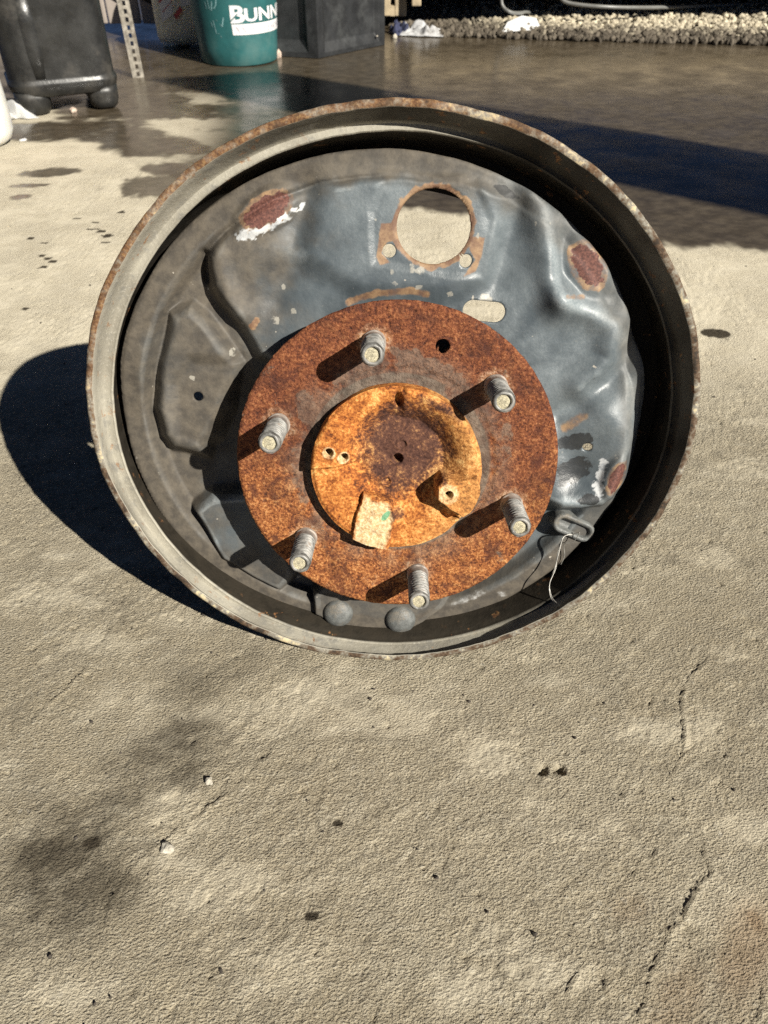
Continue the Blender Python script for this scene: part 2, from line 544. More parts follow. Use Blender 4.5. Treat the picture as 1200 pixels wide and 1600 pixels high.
def mat_plate():
    t = NT("blue_grey_paint")
    dust, wear_sheen, rust, white = t.attr("mask_a")
    black, stain, speck, _ = t.attr("mask_b")
    g1 = t.noise(700, 4, 0.7)
    g2 = t.noise(120, 6, 0.65)
    g3 = t.noise(26, 6, 0.6, dist=0.3)
    c = t.mix(t.rng(g3, 0.3, 0.7), (0.054, 0.068, 0.078), (0.098, 0.117, 0.128))
    c = t.mix(t.rng(g2, 0.56, 0.72, 0, 0.3), c, (0.15, 0.165, 0.17))
    def j(m, amp, a=0.35, b=0.65, n=g2):
        return t.rng(t.math('ADD', m, t.math('MULTIPLY', t.math('SUBTRACT', n, 0.5), amp)), a, b)
    c = t.mix(t.math('MULTIPLY', j(wear_sheen, 0.5, 0.1, 1.0, g3), 0.85), c, t.mix(t.rng(g1, 0.35, 0.65), (0.27, 0.315, 0.335), (0.40, 0.44, 0.455)))  # chalky wear, plus sky sheen painted in as lighter blue grey
    c = t.mix(t.math('MULTIPLY', j(dust, 0.7, 0.15, 0.95, g3), 0.92), c, t.mix(t.rng(g2, 0.3, 0.7), (0.050, 0.040, 0.029), (0.120, 0.098, 0.070)))
    c = t.mix(t.math('MULTIPLY', j(stain, 0.9, 0.35, 0.75), 0.85), c, t.mix(t.rng(g2, 0.35, 0.65), (0.17, 0.08, 0.04), (0.36, 0.22, 0.11)))
    c = t.mix(t.math('MULTIPLY', j(white, 1.6, 0.40, 1.0), 0.9), c, t.mix(t.rng(g2, 0.35, 0.62), (0.32, 0.34, 0.36), (0.62, 0.63, 0.63)))
    c = t.mix(t.math('MULTIPLY', j(black, 2.2, 0.42, 0.8), 0.9), c, (0.022, 0.023, 0.024))
    c = t.mix(j(rust, 1.5, 0.35, 0.7), c, t.ramp(g1, [(0.36, (0.060, 0.024, 0.018)), (0.5, (0.115, 0.042, 0.032)), (0.66, (0.20, 0.085, 0.06))]))
    c = t.mix(t.math('MULTIPLY', j(speck, 2.8, 0.75, 1.05), 0.75), c, (0.36, 0.34, 0.29))
    # small scattered chips and dark scuffs
    ch = t.math('MULTIPLY', t.rng(t.noise(210, 3, 0.5), 0.70, 0.74), t.rng(t.noise(34, 3), 0.50, 0.62))
    c = t.mix(t.math('MULTIPLY', ch, 0.7), c, (0.55, 0.50, 0.42))
    sc = t.math('MULTIPLY', t.rng(t.noise(150, 5, 0.7, t.mapping(t.obj(), (1, 2.2, 1), (0, 0, 0.6))), 0.66, 0.73), 0.55)
    c = t.mix(sc, c, (0.05, 0.05, 0.05))
    matt = t.math('MAXIMUM', t.math('MAXIMUM', dust, rust), stain)
    rough = t.math('ADD', t.rng(g3, 0.3, 0.7, 0.32, 0.48), t.math('MULTIPLY', matt, 0.35), clamp=True)
    bh = t.math('ADD', t.math('MULTIPLY', g2, 1.0), t.math('MULTIPLY', g1, 0.22))
    return t.out(c, rough, t.bump(bh, 0.0005, 0.8), 0.0, 0.6)

def mat_ring():
    t = NT("dusty_grey_drum_ring")
    lip, rustm, painted_shade, _ = t.attr("ringmask")
    g1 = t.noise(600, 4, 0.7)
    g2 = t.noise(110, 6, 0.65)
    g3 = t.noise(24, 5, 0.6)
    c = t.mix(t.rng(g3, 0.3, 0.7), (0.26, 0.24, 0.195), (0.39, 0.365, 0.30))
    c = t.mix(t.rng(g2, 0.50, 0.68, 0, 0.6), c, (0.18, 0.175, 0.16))
    c = t.mix(t.rng(g1, 0.54, 0.66, 0, 0.4), c, (0.50, 0.47, 0.40))
    c = t.mix(t.math('MULTIPLY', painted_shade, 0.97), c, t.mix(t.rng(g2, 0.3, 0.7), (0.010, 0.0075, 0.0045), (0.024, 0.018, 0.011)))  # dark brown wall and groove, with their shade painted in near black
    rs = t.math('MULTIPLY', t.rng(t.noise(130, 5, 0.65), 0.59, 0.66), t.rng(t.noise(17, 3), 0.42, 0.58))
    rcol = t.ramp(g1, [(0.36, (0.10, 0.04, 0.018)), (0.5, (0.26, 0.115, 0.045)), (0.64, (0.46, 0.27, 0.11))])
    c = t.mix(t.math('MULTIPLY', rs, 0.8), c, rcol)
    lipc = t.ramp(t.math('ADD', t.math('MULTIPLY', t.noise(240, 5, 0.7), 0.5), t.math('MULTIPLY', t.noise(48, 4, 0.6), 0.5)), [(0.40, (0.040, 0.030, 0.022)), (0.46, (0.105, 0.066, 0.040)), (0.51, (0.17, 0.145, 0.11)), (0.55, (0.24, 0.225, 0.19)), (0.61, (0.55, 0.46, 0.29))])
    c = t.mix(t.rng(lip, 0.3, 0.9), c, lipc)
    c = t.mix(t.math('MULTIPLY', rustm, t.rng(g2, 0.35, 0.6, 0.2, 0.95)), c, rcol)
    bh = t.math('ADD', t.math('MULTIPLY', g2, 0.9), t.math('MULTIPLY', g1, 0.35))
    return t.out(c, t.rng(g2, 0.3, 0.7, 0.6, 0.9), t.bump(bh, 0.0008, 0.9), 0.0, 0.25)

def mat_stud():
    t = NT("worn_stud_steel")
    g1 = t.noise(800, 4, 0.7)
    g2 = t.noise(190, 5, 0.65)
    sep = t.n("ShaderNodeSeparateXYZ")
    t.lk(t.obj(), sep.inputs[0])
    base = t.rng(sep.outputs[2], 0.009, 0.001)
    c = t.ramp(g2, [(0.34, (0.13, 0.125, 0.115)), (0.5, (0.24, 0.235, 0.22)), (0.66, (0.42, 0.41, 0.385))])
    fr = t.math('FRACT', t.math('DIVIDE', t.math('SUBTRACT', sep.outputs[2], 0.0078), 0.00145))
    gr = t.math('MULTIPLY', t.rng(t.math('ABSOLUTE', t.math('SUBTRACT', fr, 0.15)), 0.26, 0.12), t.rng(sep.outputs[2], 0.0075, 0.0082))
    gr = t.math('MULTIPLY', gr, t.rng(sep.outputs[2], 0.0335, 0.0325))
    c = t.mix(t.math('MULTIPLY', gr, 0.75), c, (0.045, 0.035, 0.027))
    c = t.mix(t.rng(g2, 0.56, 0.66, 0, 0.6), c, (0.16, 0.10, 0.06))
    c = t.mix(t.math('MULTIPLY', base, t.rng(g2, 0.3, 0.6, 0.3, 0.9)), c, (0.42, 0.36, 0.31))
    return t.out(c, t.rng(g2, 0.3, 0.7, 0.42, 0.68), t.bump(g1, 0.00014, 0.7), 0.4, 0.5)

M_CONC = mat_concrete()
M_RUST = mat_rust()
M_HUB = mat_hub()
M_PLATE = mat_plate()
M_RING = mat_ring()
M_STUD = mat_stud()
M_SOCKET = simple("cream_grime", (0.52, 0.47, 0.33), 0.9, 0.45, 900, bump=0.0006)
M_RIVET = simple("grey_rivet_paint", (0.125, 0.13, 0.125), 0.5, 0.3, 260, bump=0.0003, dirt=(0.20, 0.17, 0.13, 0.7))
M_WIRE = simple("bright_wire", (0.40, 0.385, 0.35), 0.45, 0.3, 300, metal=0.5)
M_AXLE = simple("oily_axle_steel", (0.06, 0.055, 0.05), 0.6, 0.4, 60, bump=0.0006)

# ---------------------------------------------------------------- ground: one sheet, fine relief where it is near
def axis_steps(lo, hi, fine_lo, fine_hi, step, grow, grow2=None, far=1e9):
    a = list(np.arange(fine_lo, fine_hi, step))
    s = step
    x = a[-1]
    while x < hi:
        s = min(s * (grow if grow2 is None or abs(x) < far else grow2), 6.0)
        x += s
        a.append(x)
    s = step
    x = fine_lo
    b = []
    while x > lo:
        s = min(s * (grow if grow2 is None or abs(x) < far else grow2), 6.0)
        x -= s
        b.append(x)
    return np.array(b[::-1] + a)

def gcracks():
    return [
        ([(0.2084, 0.3120), (0.1908, 0.2945), (0.1821, 0.2825), (0.1785, 0.2598), (0.1700, 0.2408), (0.1618, 0.2299)], 1.0),
        ([(0.1618, 0.2299), (0.1647, 0.2153), (0.1628, 0.2007), (0.1544, 0.1954)], 0.6),
        ([(0.1670, 0.1869), (0.1673, 0.1753), (0.1556, 0.1658), (0.1436, 0.1521), (0.1327, 0.1406), (0.1230, 0.1269), (0.1147, 0.1115)], 1.25),
        ([(-0.0648, 0.2449), (-0.0759, 0.2307), (-0.0944, 0.2116), (-0.1124, 0.1972), (-0.1270, 0.1802), (-0.1347, 0.1658), (-0.1350, 0.1492)], 0.8),
        ([(-0.1909, 0.3019), (-0.1998, 0.2849), (-0.2104, 0.2665)], 0.9),
        ([(-0.0559, 0.1364), (-0.0608, 0.1269), (-0.0652, 0.1230)], 0.8),
        ([(-0.0213, 0.2191), (-0.0337, 0.2191), (-0.0367, 0.2109)], 0.6),
        ([(0.0947, 0.1337), (0.0874, 0.1269), (0.0835, 0.1217)], 0.8),
        ([(0.1420, 0.1869), (0.1323, 0.1818), (0.1262, 0.1730)], 0.6),
        ([(0.1020, 0.1256), (0.1006, 0.1152)], 0.8),
        ([(0.1739, 0.1243), (0.1677, 0.1115)], 1.0),
        ([(-0.1044, 0.3199), (-0.1325, 0.2945), (-0.1569, 0.2642), (-0.1875, 0.2079)], 0.35),
    ]

def build_ground():
    xs = axis_steps(-40, 40, -0.36, 0.36, 0.0014, 1.014, 1.08, 0.85)
    ys = axis_steps(-20, 0.5, 0.09, 0.50, 0.0014, 1.08)
    ys = ys[ys < 0.50]
    s = 0.0014
    y = ys[-1]
    ext = []
    while y < 60:
        s = min(s * (1.0065 if y < 2.4 else 1.08), 6.0)
        y += s
        ext.append(y)
    ys = np.concatenate([ys, ext])
    X, Y = np.meshgrid(xs, ys)
    XF = X.ravel()
    YF = Y.ravel()
    vis = (YF > 0.0) & (YF < 3.6) & (np.abs(XF) < 0.22 + 0.45 * YF)
    x = XF[vis]
    y = YF[vis]
    ca, sa = math.cos(math.radians(40)), math.sin(math.radians(40))
    a = x * ca + y * sa
    b = -x * sa + y * ca
    near = sst(2.2, 0.8, y)
    # stain masks ----------------------------------------------------
    wob = fbm(x * 4.5, y * 4.5, 3, 5, 0.55)
    wob2 = fbm(x * 14, y * 9, 23, 4, 0.6)
    # wet floor beyond an uneven shoreline
    kx = np.array([-3, -0.75, -0.60, -0.50, -0.36, -0.2, 0.0, 0.2, 0.40, 0.50, 0.7, 3])
    ky = np.array([1.42, 1.42, 1.44, 1.43, 1.27, 1.16, 1.12, 1.06, 0.985, 0.965, 0.96, 0.96])
    shore = np.interp(x, kx, ky)
    wet = sst(-0.012, 0.02, y - shore + 0.06 * wob + 0.055 * wob2)
    # drier pale patches inside the wet floor at the left
    leftz = sst(-0.25, -0.38, x) * sst(1.95, 1.6, y)
    dry = leftz * sst(0.0, 0.22, fbm(x * 5 + 3, y * 8, 41, 5, 0.6) + 0.02)
    wet = wet * (1 - 0.85 * dry)
    # puddle marks on the dry side at the left
    for (px, py), ra, rb in (((-0.5313, 1.2820), 0.055, 0.022), ((-0.5458, 1.2212), 0.03, 0.008), ((-0.5680, 1.5595), 0.07, 0.03), ((-0.3590, 1.2212), 0.07, 0.05), ((-0.5395, 1.1702), 0.014, 0.009)):
        e = ell(x, y, (px, py), ra, rb, 0.15) + 0.9 * wob2
        wet = np.maximum(wet, 0.9 * sst(1.05, 0.8, e))
    stain = np.zeros_like(x)
    for (px, py), ra, rb, an, k in (((-0.1218, 0.2429), 0.036, 0.028, 0.7, 0.72), ((-0.1431, 0.2249), 0.030, 0.030, 0.5, 0.62), ((-0.1748, 0.1802), 0.050, 0.036, 0.5, 0.74), ((-0.1452, 0.1689), 0.036, 0.034, 0.5, 0.70), ((-0.1088, 0.2969), 0.045, 0.016, 0.6, 0.52), ((-0.2055, 0.2191), 0.03, 0.015, 0.5, 0.35), ((0.0000, 0.1869), 0.04, 0.012, 0.7, 0.16), ((0.3549, 0.6465), 0.05, 0.02, 0.0, 0.22)):
        e = ell(x, y, (px, py), ra, rb, an)
        e = e + 0.35 * fbm(x * 22, y * 22, 61, 4, 0.55)
        stain = np.maximum(stain, 0.98 * k * sst(1.65, 0.2, e + 0.3 * fbm(a * 60, b * 120, 67, 4, 0.6)) * (0.72 + 0.28 * sst(-0.25, 0.2, fbm(x * 28, y * 34, 69, 4, 0.6))))
    # crisp oil drips
    drips = [((0.3551, 0.7488), 0.0165, 0.0105), ((-0.1281, 0.0994), 0.006, 0.004), ((-0.1535, 0.1909), 0.0042, 0.0032), ((-0.0354, 0.1545), 0.0035, 0.0022), ((-0.0247, 0.2014), 0.003, 0.002)]
    for q, s_ in (((-0.3831, 1.0354), 7), ((-0.3702, 1.0196), 8), ((-0.3926, 1.0445), 5), ((-0.3662, 0.9956), 6), ((-0.3739, 1.1072), 6), ((-0.4310, 1.0849), 5), ((-0.4356, 0.9540), 5), ((-0.4256, 0.9460), 6), ((-0.4159, 0.9361), 6), ((-0.4230, 0.9188), 6), ((-0.4707, 1.0130), 5), ((-0.4462, 0.9956), 4), ((0.3508, 1.0174), 4), ((-0.4014, 1.0445), 4), ((-0.4008, 1.0704), 5), ((-0.4053, 0.8075), 4)):
        drips.append((q, s_ * 0.0011, s_ * 0.0007))
    for (px, py), ra, rb in drips:
        e = ell(x, y, (px, py), ra, rb, 0.0) + 0.25 * wob2
        stain = np.maximum(stain, 0.95 * sst(1.08, 0.9, e))
    tan = np.zeros_like(x)
    for (px, py), ra, rb, an, k in (((0.1738, 0.1406), 0.032, 0.016, 0.9, 0.75), ((0.1333, 0.1165), 0.03, 0.012, 0.9, 0.5), ((0.1216, 0.1581), 0.012, 0.008, 0.3, 0.35), ((0.1811, 0.1521), 0.006, 0.008, 0.2, 1.0)):
        e = ell(x, y, (px, py), ra, rb, an) + 0.4 * fbm(x * 40, y * 40, 71, 4)
        tan = np.maximum(tan, k * sst(1.3, 0.3, e))
    pale = sst(0.0, 0.5, fbm(a * 30, b * 110, 81, 4, 0.65)) * 0.22
    pale = np.maximum(pale, 0.95 * sst(0.50, 0.78, y + 0.06 * wob) * (0.75 + 0.25 * sst(-.3, .3, wob2)))
    # relief ---------------------------------------------------------
    flat = 1 - 0.9 * wet
    n6 = fbm(a * 95, b * 190, 5, 3, 0.55)
    flakes = sst(-0.07, 0.05, fbm(a * 70, b * 130, 9, 4, 0.65))
    flakes2 = sst(-0.05, 0.05, fbm(a * 150, b * 230, 10, 3, 0.6))
    rough_zone = 0.35 + 0.65 * sst(-0.25, 0.25, fbm(a * 9, b * 14, 13, 4, 0.6))
    h = 0.00075 * fbm(a * 270, b * 330, 15, 2, 0.8) + 0.00045 * n6 + 0.00030 * flakes + 0.00042 * flakes2
    h = h * rough_zone * flat * near
    h += 0.0012 * fbm(x * 7, y * 7, 19, 3) * sst(3.0, 1.5, y)
    # pits
    pits = sst(0.46, 0.60, fbm(x * 120 + 7, y * 120, 29, 2, 0.5))
    h -= 0.0011 * pits * near * flat
    # raised crack lips
    xw = x + 0.0022 * fbm(x * 90, y * 90, 31, 3)
    yw = y + 0.0022 * fbm(x * 90, y * 90, 37, 3)
    sel = (np.abs(x) < 0.5) & (y < 0.6)
    for pts, k in gcracks():
        d, sg = pld(xw[sel], yw[sel], pts)
        k = k * 0.8 * (0.7 + 0.3 * sst(-0.35, 0.25, fbm(x[sel] * 45, y[sel] * 45, 91, 2)))
        h[sel] += k * (0.0014 * np.exp(-(d / 0.0018) ** 2) * (sg > 0) - 0.0003 * np.exp(-(d / 0.0011) ** 2) * (sg <= 0) + 0.0004 * np.exp(-d / 0.006) * (sg > 0))
    # two broken craters right of centre
    for (px, py), r_ in (((0.0904, 0.2331), 0.0030), ((0.1003, 0.2339), 0.0036)):
        d = np.hypot(xw - px, (yw - py) * 0.9)
        h -= 0.0045 * sst(r_, r_ * 0.6, d)
        h += 0.0016 * np.exp(-(np.hypot(x - px + 0.0, y - py + r_ * 1.5) / (r_ * 0.9)) ** 2)
    nx, ny = len(xs), len(ys)
    full = np.zeros((nx * ny, 5))
    full[:, 0] = np.where(YF > 1.3, 1.0, 0.0)
    full[vis] = np.stack([wet, stain, tan, pale, h], 1)
    x, y, h = XF, YF, full[:, 4]
    wet, stain, tan, pale = full[:, 0], full[:, 1], full[:, 2], full[:, 3]
    idx = np.arange(nx * ny).reshape(ny, nx)
    q = np.stack([idx[:-1, :-1].ravel(), idx[:-1, 1:].ravel(), idx[1:, 1:].ravel(), idx[1:, :-1].ravel()], 1)
    me = bpy.data.meshes.new("concrete_floor")
    me.vertices.add(nx * ny)
    me.vertices.foreach_set("co", np.stack([x, y, h], 1).astype(np.float32).ravel())
    me.loops.add(q.size)
    me.loops.foreach_set("vertex_index", q.ravel().astype(np.int32))
    me.polygons.add(len(q))
    me.polygons.foreach_set("loop_start", (np.arange(len(q)) * 4).astype(np.int32))
    me.polygons.foreach_set("use_smooth", np.ones(len(q), bool))
    me.update()
    me.validate()
    set_attr(me, "stains", np.stack([wet, stain, tan, pale], 1))
    me.materials.append(M_CONC)
    o = link(bpy.data.objects.new("concrete_floor", me))
    tag(o, "rough beige concrete floor, wet and dark towards the back", kind="structure")
    print("ground verts", nx * ny)
    return o

build_ground()

# ---------------------------------------------------------------- the hub and brake backing assembly
ORIGIN = Vector((0.00739, 0.34576, 0.13189))
ROT = Matrix(((0.999942, 0.000000, -0.010797), (-0.010240, 0.317128, -0.948328), (0.003424, 0.948383, 0.317109)))
RIM_A, RIM_B, RIM_C = 169.0, 157.6, (-3.1, 26.1)
base_local = Vector((0.0, -0.120, -0.045))                 # where it stands, in the wheel's own frame
base_world = ORIGIN + ROT @ base_local
root = empty("wheel_hub_assembly", base_world, ROT.to_euler())
tag(root, "rusty six stud wheel hub with grey brake backing plate lying tilted on concrete", "wheel hub")
OFF = -base_local

# outer drum ring: stations of an oval section, front lip to the back of the groove and round the outside
def stations():
    S = []
    def st(a, b, c, z):
        S.append((a, b, c[0], c[1], z))
    c = RIM_C
    st(164.0, 143.5, (-4.5, 24.0), -50)
    st(166.5, 149.0, (-4.0, 25.0), -30)
    st(168.2, 155.6, (-3.2, 26.0), -12)
    st(RIM_A + .3, RIM_B + .3, c, -4.0)
    st(RIM_A, RIM_B, c, -2.4)
    st(RIM_A - 1.3, RIM_B - 1.3, c, -1.6)
    st(RIM_A - 3.4, RIM_B - 3.4, c, -1.7)
    st(RIM_A - 3.9, RIM_B - 3.9, c, -2.3)
    st(165.0, 154.6, (-3.9, 23.4), -8)
    st(164.2, 155.0, (-4.4, 20.6), -14.5)
    st(163.2, 153.8, (-4.4, 20.2), -16.6)
    st(160.8, 150.9, (-3.7, 21.2), -16.4)
    st(159.6, 149.7, (-3.4, 21.4), -15.6)
    st(158.9, 149.0, (-3.4, 21.4), -16.2)
    st(158.9, 149.0, (-3.4, 21.4), -17.6)
    st(160.0, 148.0, (-3.4, 21.8), -19.0)
    st(163.0, 147.0, (-4.0, 23.0), -24)
    st(162.0, 141.5, (-4.5, 24.0), -47.5)
    st(136.0, 124.0, (-8.0, 21.0), -47.5)
    st(136.0, 124.0, (-8.0, 21.0), -49.5)
    return S

def build_ring():
    S = stations()
    # add intermediate stations so the wall shades smoothly
    N = 420
    th = np.linspace(0, 2 * np.pi, N, endpoint=False)
    ch = fbm(np.cos(th) * 14, np.sin(th) * 14, 5, 4)
    ch2 = fbm(np.cos(th) * 3, np.sin(th) * 3, 8, 3)
    rings = []
    masks = []
    for i, (a, b, cx, cy, z) in enumerate(S):
        w = 0.0
        zz = np.full(N, float(z))
        if 3 <= i <= 7:
            w = 0.55 * ch + 0.9 * ch2
            zz = zz + 0.7 * ch2 + 0.35 * ch
        elif 10 <= i <= 14:
            w = 0.35 * ch + 0.5 * ch2
        x = cx + (a + w) * np.cos(th)
        y = cy + (b + w) * np.sin(th)
        rings.append([(px * .001, py * .001, pz * .001) for px, py, pz in zip(x, y, zz)])
        lip = 1.0 if 3 <= i <= 6 else 0.0
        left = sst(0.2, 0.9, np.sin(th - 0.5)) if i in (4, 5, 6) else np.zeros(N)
        wall_shade = sst(-0.12, 0.30, np.cos(th - 0.62)) if 7 <= i <= 9 else (sst(0.1, 0.5, np.cos(th - 0.1)) if 10 <= i <= 13 else np.zeros(N))  # upper right shade painted into the wall and ledge colour
        painted_shade = np.maximum(np.full(N, 1.0 if 14 <= i else 0.0), wall_shade * (0.8 + 0.4 * ch2))
        masks.append(np.stack([np.full(N, lip), 0.5 * left, painted_shade, np.zeros(N)], 1))
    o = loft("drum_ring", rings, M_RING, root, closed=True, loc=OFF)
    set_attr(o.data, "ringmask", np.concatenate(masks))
    sharp(o, 50)
    return o

ring = build_ring()
tag(ring, "deep grey drum ring with chipped rusty front lip")

# backing plate -----------------------------------------------------------
PA, PB, PCX, PCY = 153.8, 144.9, -9.4, 18.2
P1 = [(-106.8, 92.4), (-107.5, 111.6), (-95.8, 126.4), (-68.9, 143.0), (-41.4, 151.1), (-7.7, 155.4), (32.5, 154.1), (59.9, 146.1), (84.6, 132.2), (107.3, 110.8), (126.3, 83.0), (135.0, 61.7), (141.2, 35.8), (141.8, 0.7), (134.8, -31.4), (127.1, -39.5), (99.4, -39.7), (70.9, -28.3), (7.2, 39.2), (-52.5, 39.1), (-80.7, 53.2), (-97.2, 78.4)]
PD = [(-133.4, 84.7), (-114.8, 90.3), (-104.8, 81.9), (-84.5, 51.7), (-93.4, 31.4), (-105.8, 3.9), (-115.9, -9.9), (-138.8, -5.5), (-145.5, 3.8), (-148.2, 23.5), (-143.1, 53.8)]
PDI = [(-131.7, 38.9), (-118.3, 53.9), (-91.7, 53.9), (-103.0, 23.6), (-111.3, -2.6), (-133.9, 3.8)]
PE = [(-131.4, -41.1), (-116.3, -28.2), (-78.5, -24.7), (-61.4, -86.4), (-74.6, -102.8), (-92.9, -93.5), (-114.4, -77.5)]
PF = [(-54.6, -99.7), (-46.8, -91.7), (29.3, -91.2), (38.5, -95.8), (29.9, -110.0), (17.6, -120.2), (1.6, -130.1), (-11.1, -135.1), (-28.1, -132.3), (-31.3, -124.9), (-53.8, -113.9)]
PB_ = [(-35.2, 150.4), (-17.7, 154.7), (32.4, 153.5), (61.4, 143.6), (53.8, 116.8), (47.6, 96.2), (24.2, 89.3), (-21.9, 91.6), (-53.7, 109.5), (-44.7, 129.7)]
PH = [(-15.1, 132.9), (-7.7, 147.6), (40.8, 147.6), (49.5, 128.2), (45.5, 99.7), (23.8, 101.1), (-13.9, 107.0)]
HOLES = [  # centre, radius x, radius y
    ((18.7, 125.3), 19.6, 18.9),
    ((-4.9, 113.2), 3.6, 3.6),
    ((36.5, 108.0), 3.5, 3.5),
    ((-116.9, 31.4), 2.9, 2.8),
    ((113.3, 2.1), 2.9, 2.7),
]
SLOTS = [((41.6, 81.7), (54.1, 80.7), 5.6)]

def in_holes(u, v):
    m = np.zeros(np.shape(u), bool)
    for c, ra, rb in HOLES:
        m |= ((u - c[0]) / ra) ** 2 + ((v - c[1]) / rb) ** 2 < 1
    for a, b, r in SLOTS:
        m |= pld(u, v, [a, b])[0] < r
    return m

def plate_edge(u, v):
    th = np.arctan2((v - PCY) / PB, (u - PCX) / PA)
    return 1.0 + 0.004 * fbm(np.cos(th) * 6, np.sin(th) * 6, 4, 3) - 0.010 * np.exp(-((th - 0.42) / 0.10) ** 2) + 0.004 * np.exp(-((th - 0.16) / 0.12) ** 2)

def plate_keep(u, v):
    rho = np.sqrt(((u - PCX) / PA) ** 2 + ((v - PCY) / PB) ** 2)
    keep = (rho < plate_edge(u, v)) & ~in_holes(u, v)
    keep &= (np.hypot(u, v) > 40)
    return keep

def plate_snap(u, v):
    u = u.copy()
    v = v.copy()
    done = np.zeros(len(u), bool)
    for c, ra, rb in HOLES:
        e = np.sqrt(((u - c[0]) / ra) ** 2 + ((v - c[1]) / rb) ** 2)
        m = (np.abs(e - 1) * ra < 2.0)
        u[m] = c[0] + (u[m] - c[0]) / e[m]
        v[m] = c[1] + (v[m] - c[1]) / e[m]
        done |= m
    for a, b, r in SLOTS:
        ex, ey = b[0] - a[0], b[1] - a[1]
        t = np.clip(((u - a[0]) * ex + (v - a[1]) * ey) / (ex * ex + ey * ey), 0, 1)
        qx = a[0] + t * ex
        qy = a[1] + t * ey
        d = np.hypot(u - qx, v - qy)
        m = (np.abs(d - r) < 2.0) & ~done
        u[m] = qx[m] + (u[m] - qx[m]) * r / d[m]
        v[m] = qy[m] + (v[m] - qy[m]) * r / d[m]
        done |= m
    rho = np.sqrt(((u - PCX) / PA) ** 2 + ((v - PCY) / PB) ** 2)
    m = (rho > 0.9) & ~done
    k = plate_edge(u, v) / rho
    u[m] = PCX + (u[m] - PCX) * k[m]
    v[m] = PCY + (v[m] - PCY) * k[m]
    return u, v

def plate_h(u, v):
    rho = np.sqrt(((u - PCX) / PA) ** 2 + ((v - PCY) / PB) ** 2)
    wu = u + 1.7 * fbm(u / 30, v / 30, 3, 2)
    wv = v + 1.7 * fbm(u / 30, v / 30, 6, 2)
    u, v = wu, wv
    h = -43.0 + 6.5 * sst(15, 60, v)
    h = h + 10.0 * sst(0.87, 0.925, rho) - 0.8 * sst(0.985, 1.0, rho)
    p1 = psd(u, v, P1)
    h = np.maximum(h, -43.0 + 17.5 * sst(-7.0, 9.0, p1))
    h = h + 4.2 * pad(u, v, PB_, 7.0) * sst(0, 8, p1)
    h = h - 1.3 * pad(u, v, PH, 2.4)
    d_ = psd(u, v, PD)
    h = np.maximum(h, -44.0 + 17.5 * sst(-3.5, 12.0, d_)) 
    h = h - 4.0 * pad(u, v, PDI, 5.0)
    h = np.maximum(h, -44.0 + 15.0 * sst(-2.0, 7.0, psd(u, v, PE)))
    h = np.maximum(h, -43.0 + 15.5 * sst(-1.6, 1.6, psd(u, v, PF)))
    # pads where the shoes rubbed
    for c, a, b, an in (((-70.0, 133.2), 15.5, 7.6, 0.50), ((102.6, 105.7), 13.5, 7.8, -0.95), ((131.8, -15.7), 6.6, 10.5, -0.22)):
        h = h + 2.4 * sst(1.55, 1.0, ell(u, v, c, a, b, an))
    # pressed folds
    h = h + 6.0 * ridge(u, v, [(70.7, 140.8), (78.4, 120.1), (82.8, 100.3), (88.7, 88.0)], 8.6)
    h = h - 4.2 * ridge(u, v, [(60.4, 132.9), (58.4, 110.2), (53.9, 96.9)], 10.9)
    h = h - 3.2 * ridge(u, v, [(89.0, 116.8), (90.3, 101.9), (100.1, 91.8), (116.5, 86.7)], 6.7)
    h = h + 6.0 * ridge(u, v, [(88.7, 88.0), (108.0, 83.2), (120.5, 72.7), (120.0, 54.8), (105.1, 39.9)], 9.2)
    h = h - 6.9 * ridge(u, v, [(136.4, 69.2), (129.3, 53.0), (121.7, 40.0), (104.4, 27.8), (93.8, 20.9)], 8.6)
    h = h + 4.2 * ridge(u, v, [(117.3, 28.6), (131.4, 13.2), (135.3, -6.7), (129.4, -29.4), (102.4, -33.7)], 9.7)
    h = h - 3.6 * ridge(u, v, [(98.9, 5.2), (110.4, -14.9)], 10.9)
    h = h + 3.9 * ridge(u, v, [(-96.6, 111.8), (-95.3, 96.7), (-89.5, 79.4)], 6.0)
    h = h - 3.9 * ridge(u, v, [(-48.3, 142.4), (-58.3, 110.2), (-68.3, 86.4)], 9.7)
    h = h + 2.6 * ridge(u, v, [(-63.3, 113.5), (-84.3, 111.8)], 8.6)
    h = h - 2.0 * sst(30, 0, np.hypot(u - 0, v - 100) - 0) * 0
    # the cut slit beside the upper left pad
    h = h - 5.0 * ridge(u, v, [(-106.8, 111.6), (-107.8, 96.5)], 2.0)
    # flanged rims of the holes
    for c, ra, rb in HOLES[:1]:
        e = ell(u, v, c, ra, rb, 0)
        h = h - 0.8 * sst(1.10, 1.04, e)
    h = h + 0.35 * fbm(u / 16, v / 16, 11, 3)
    return h

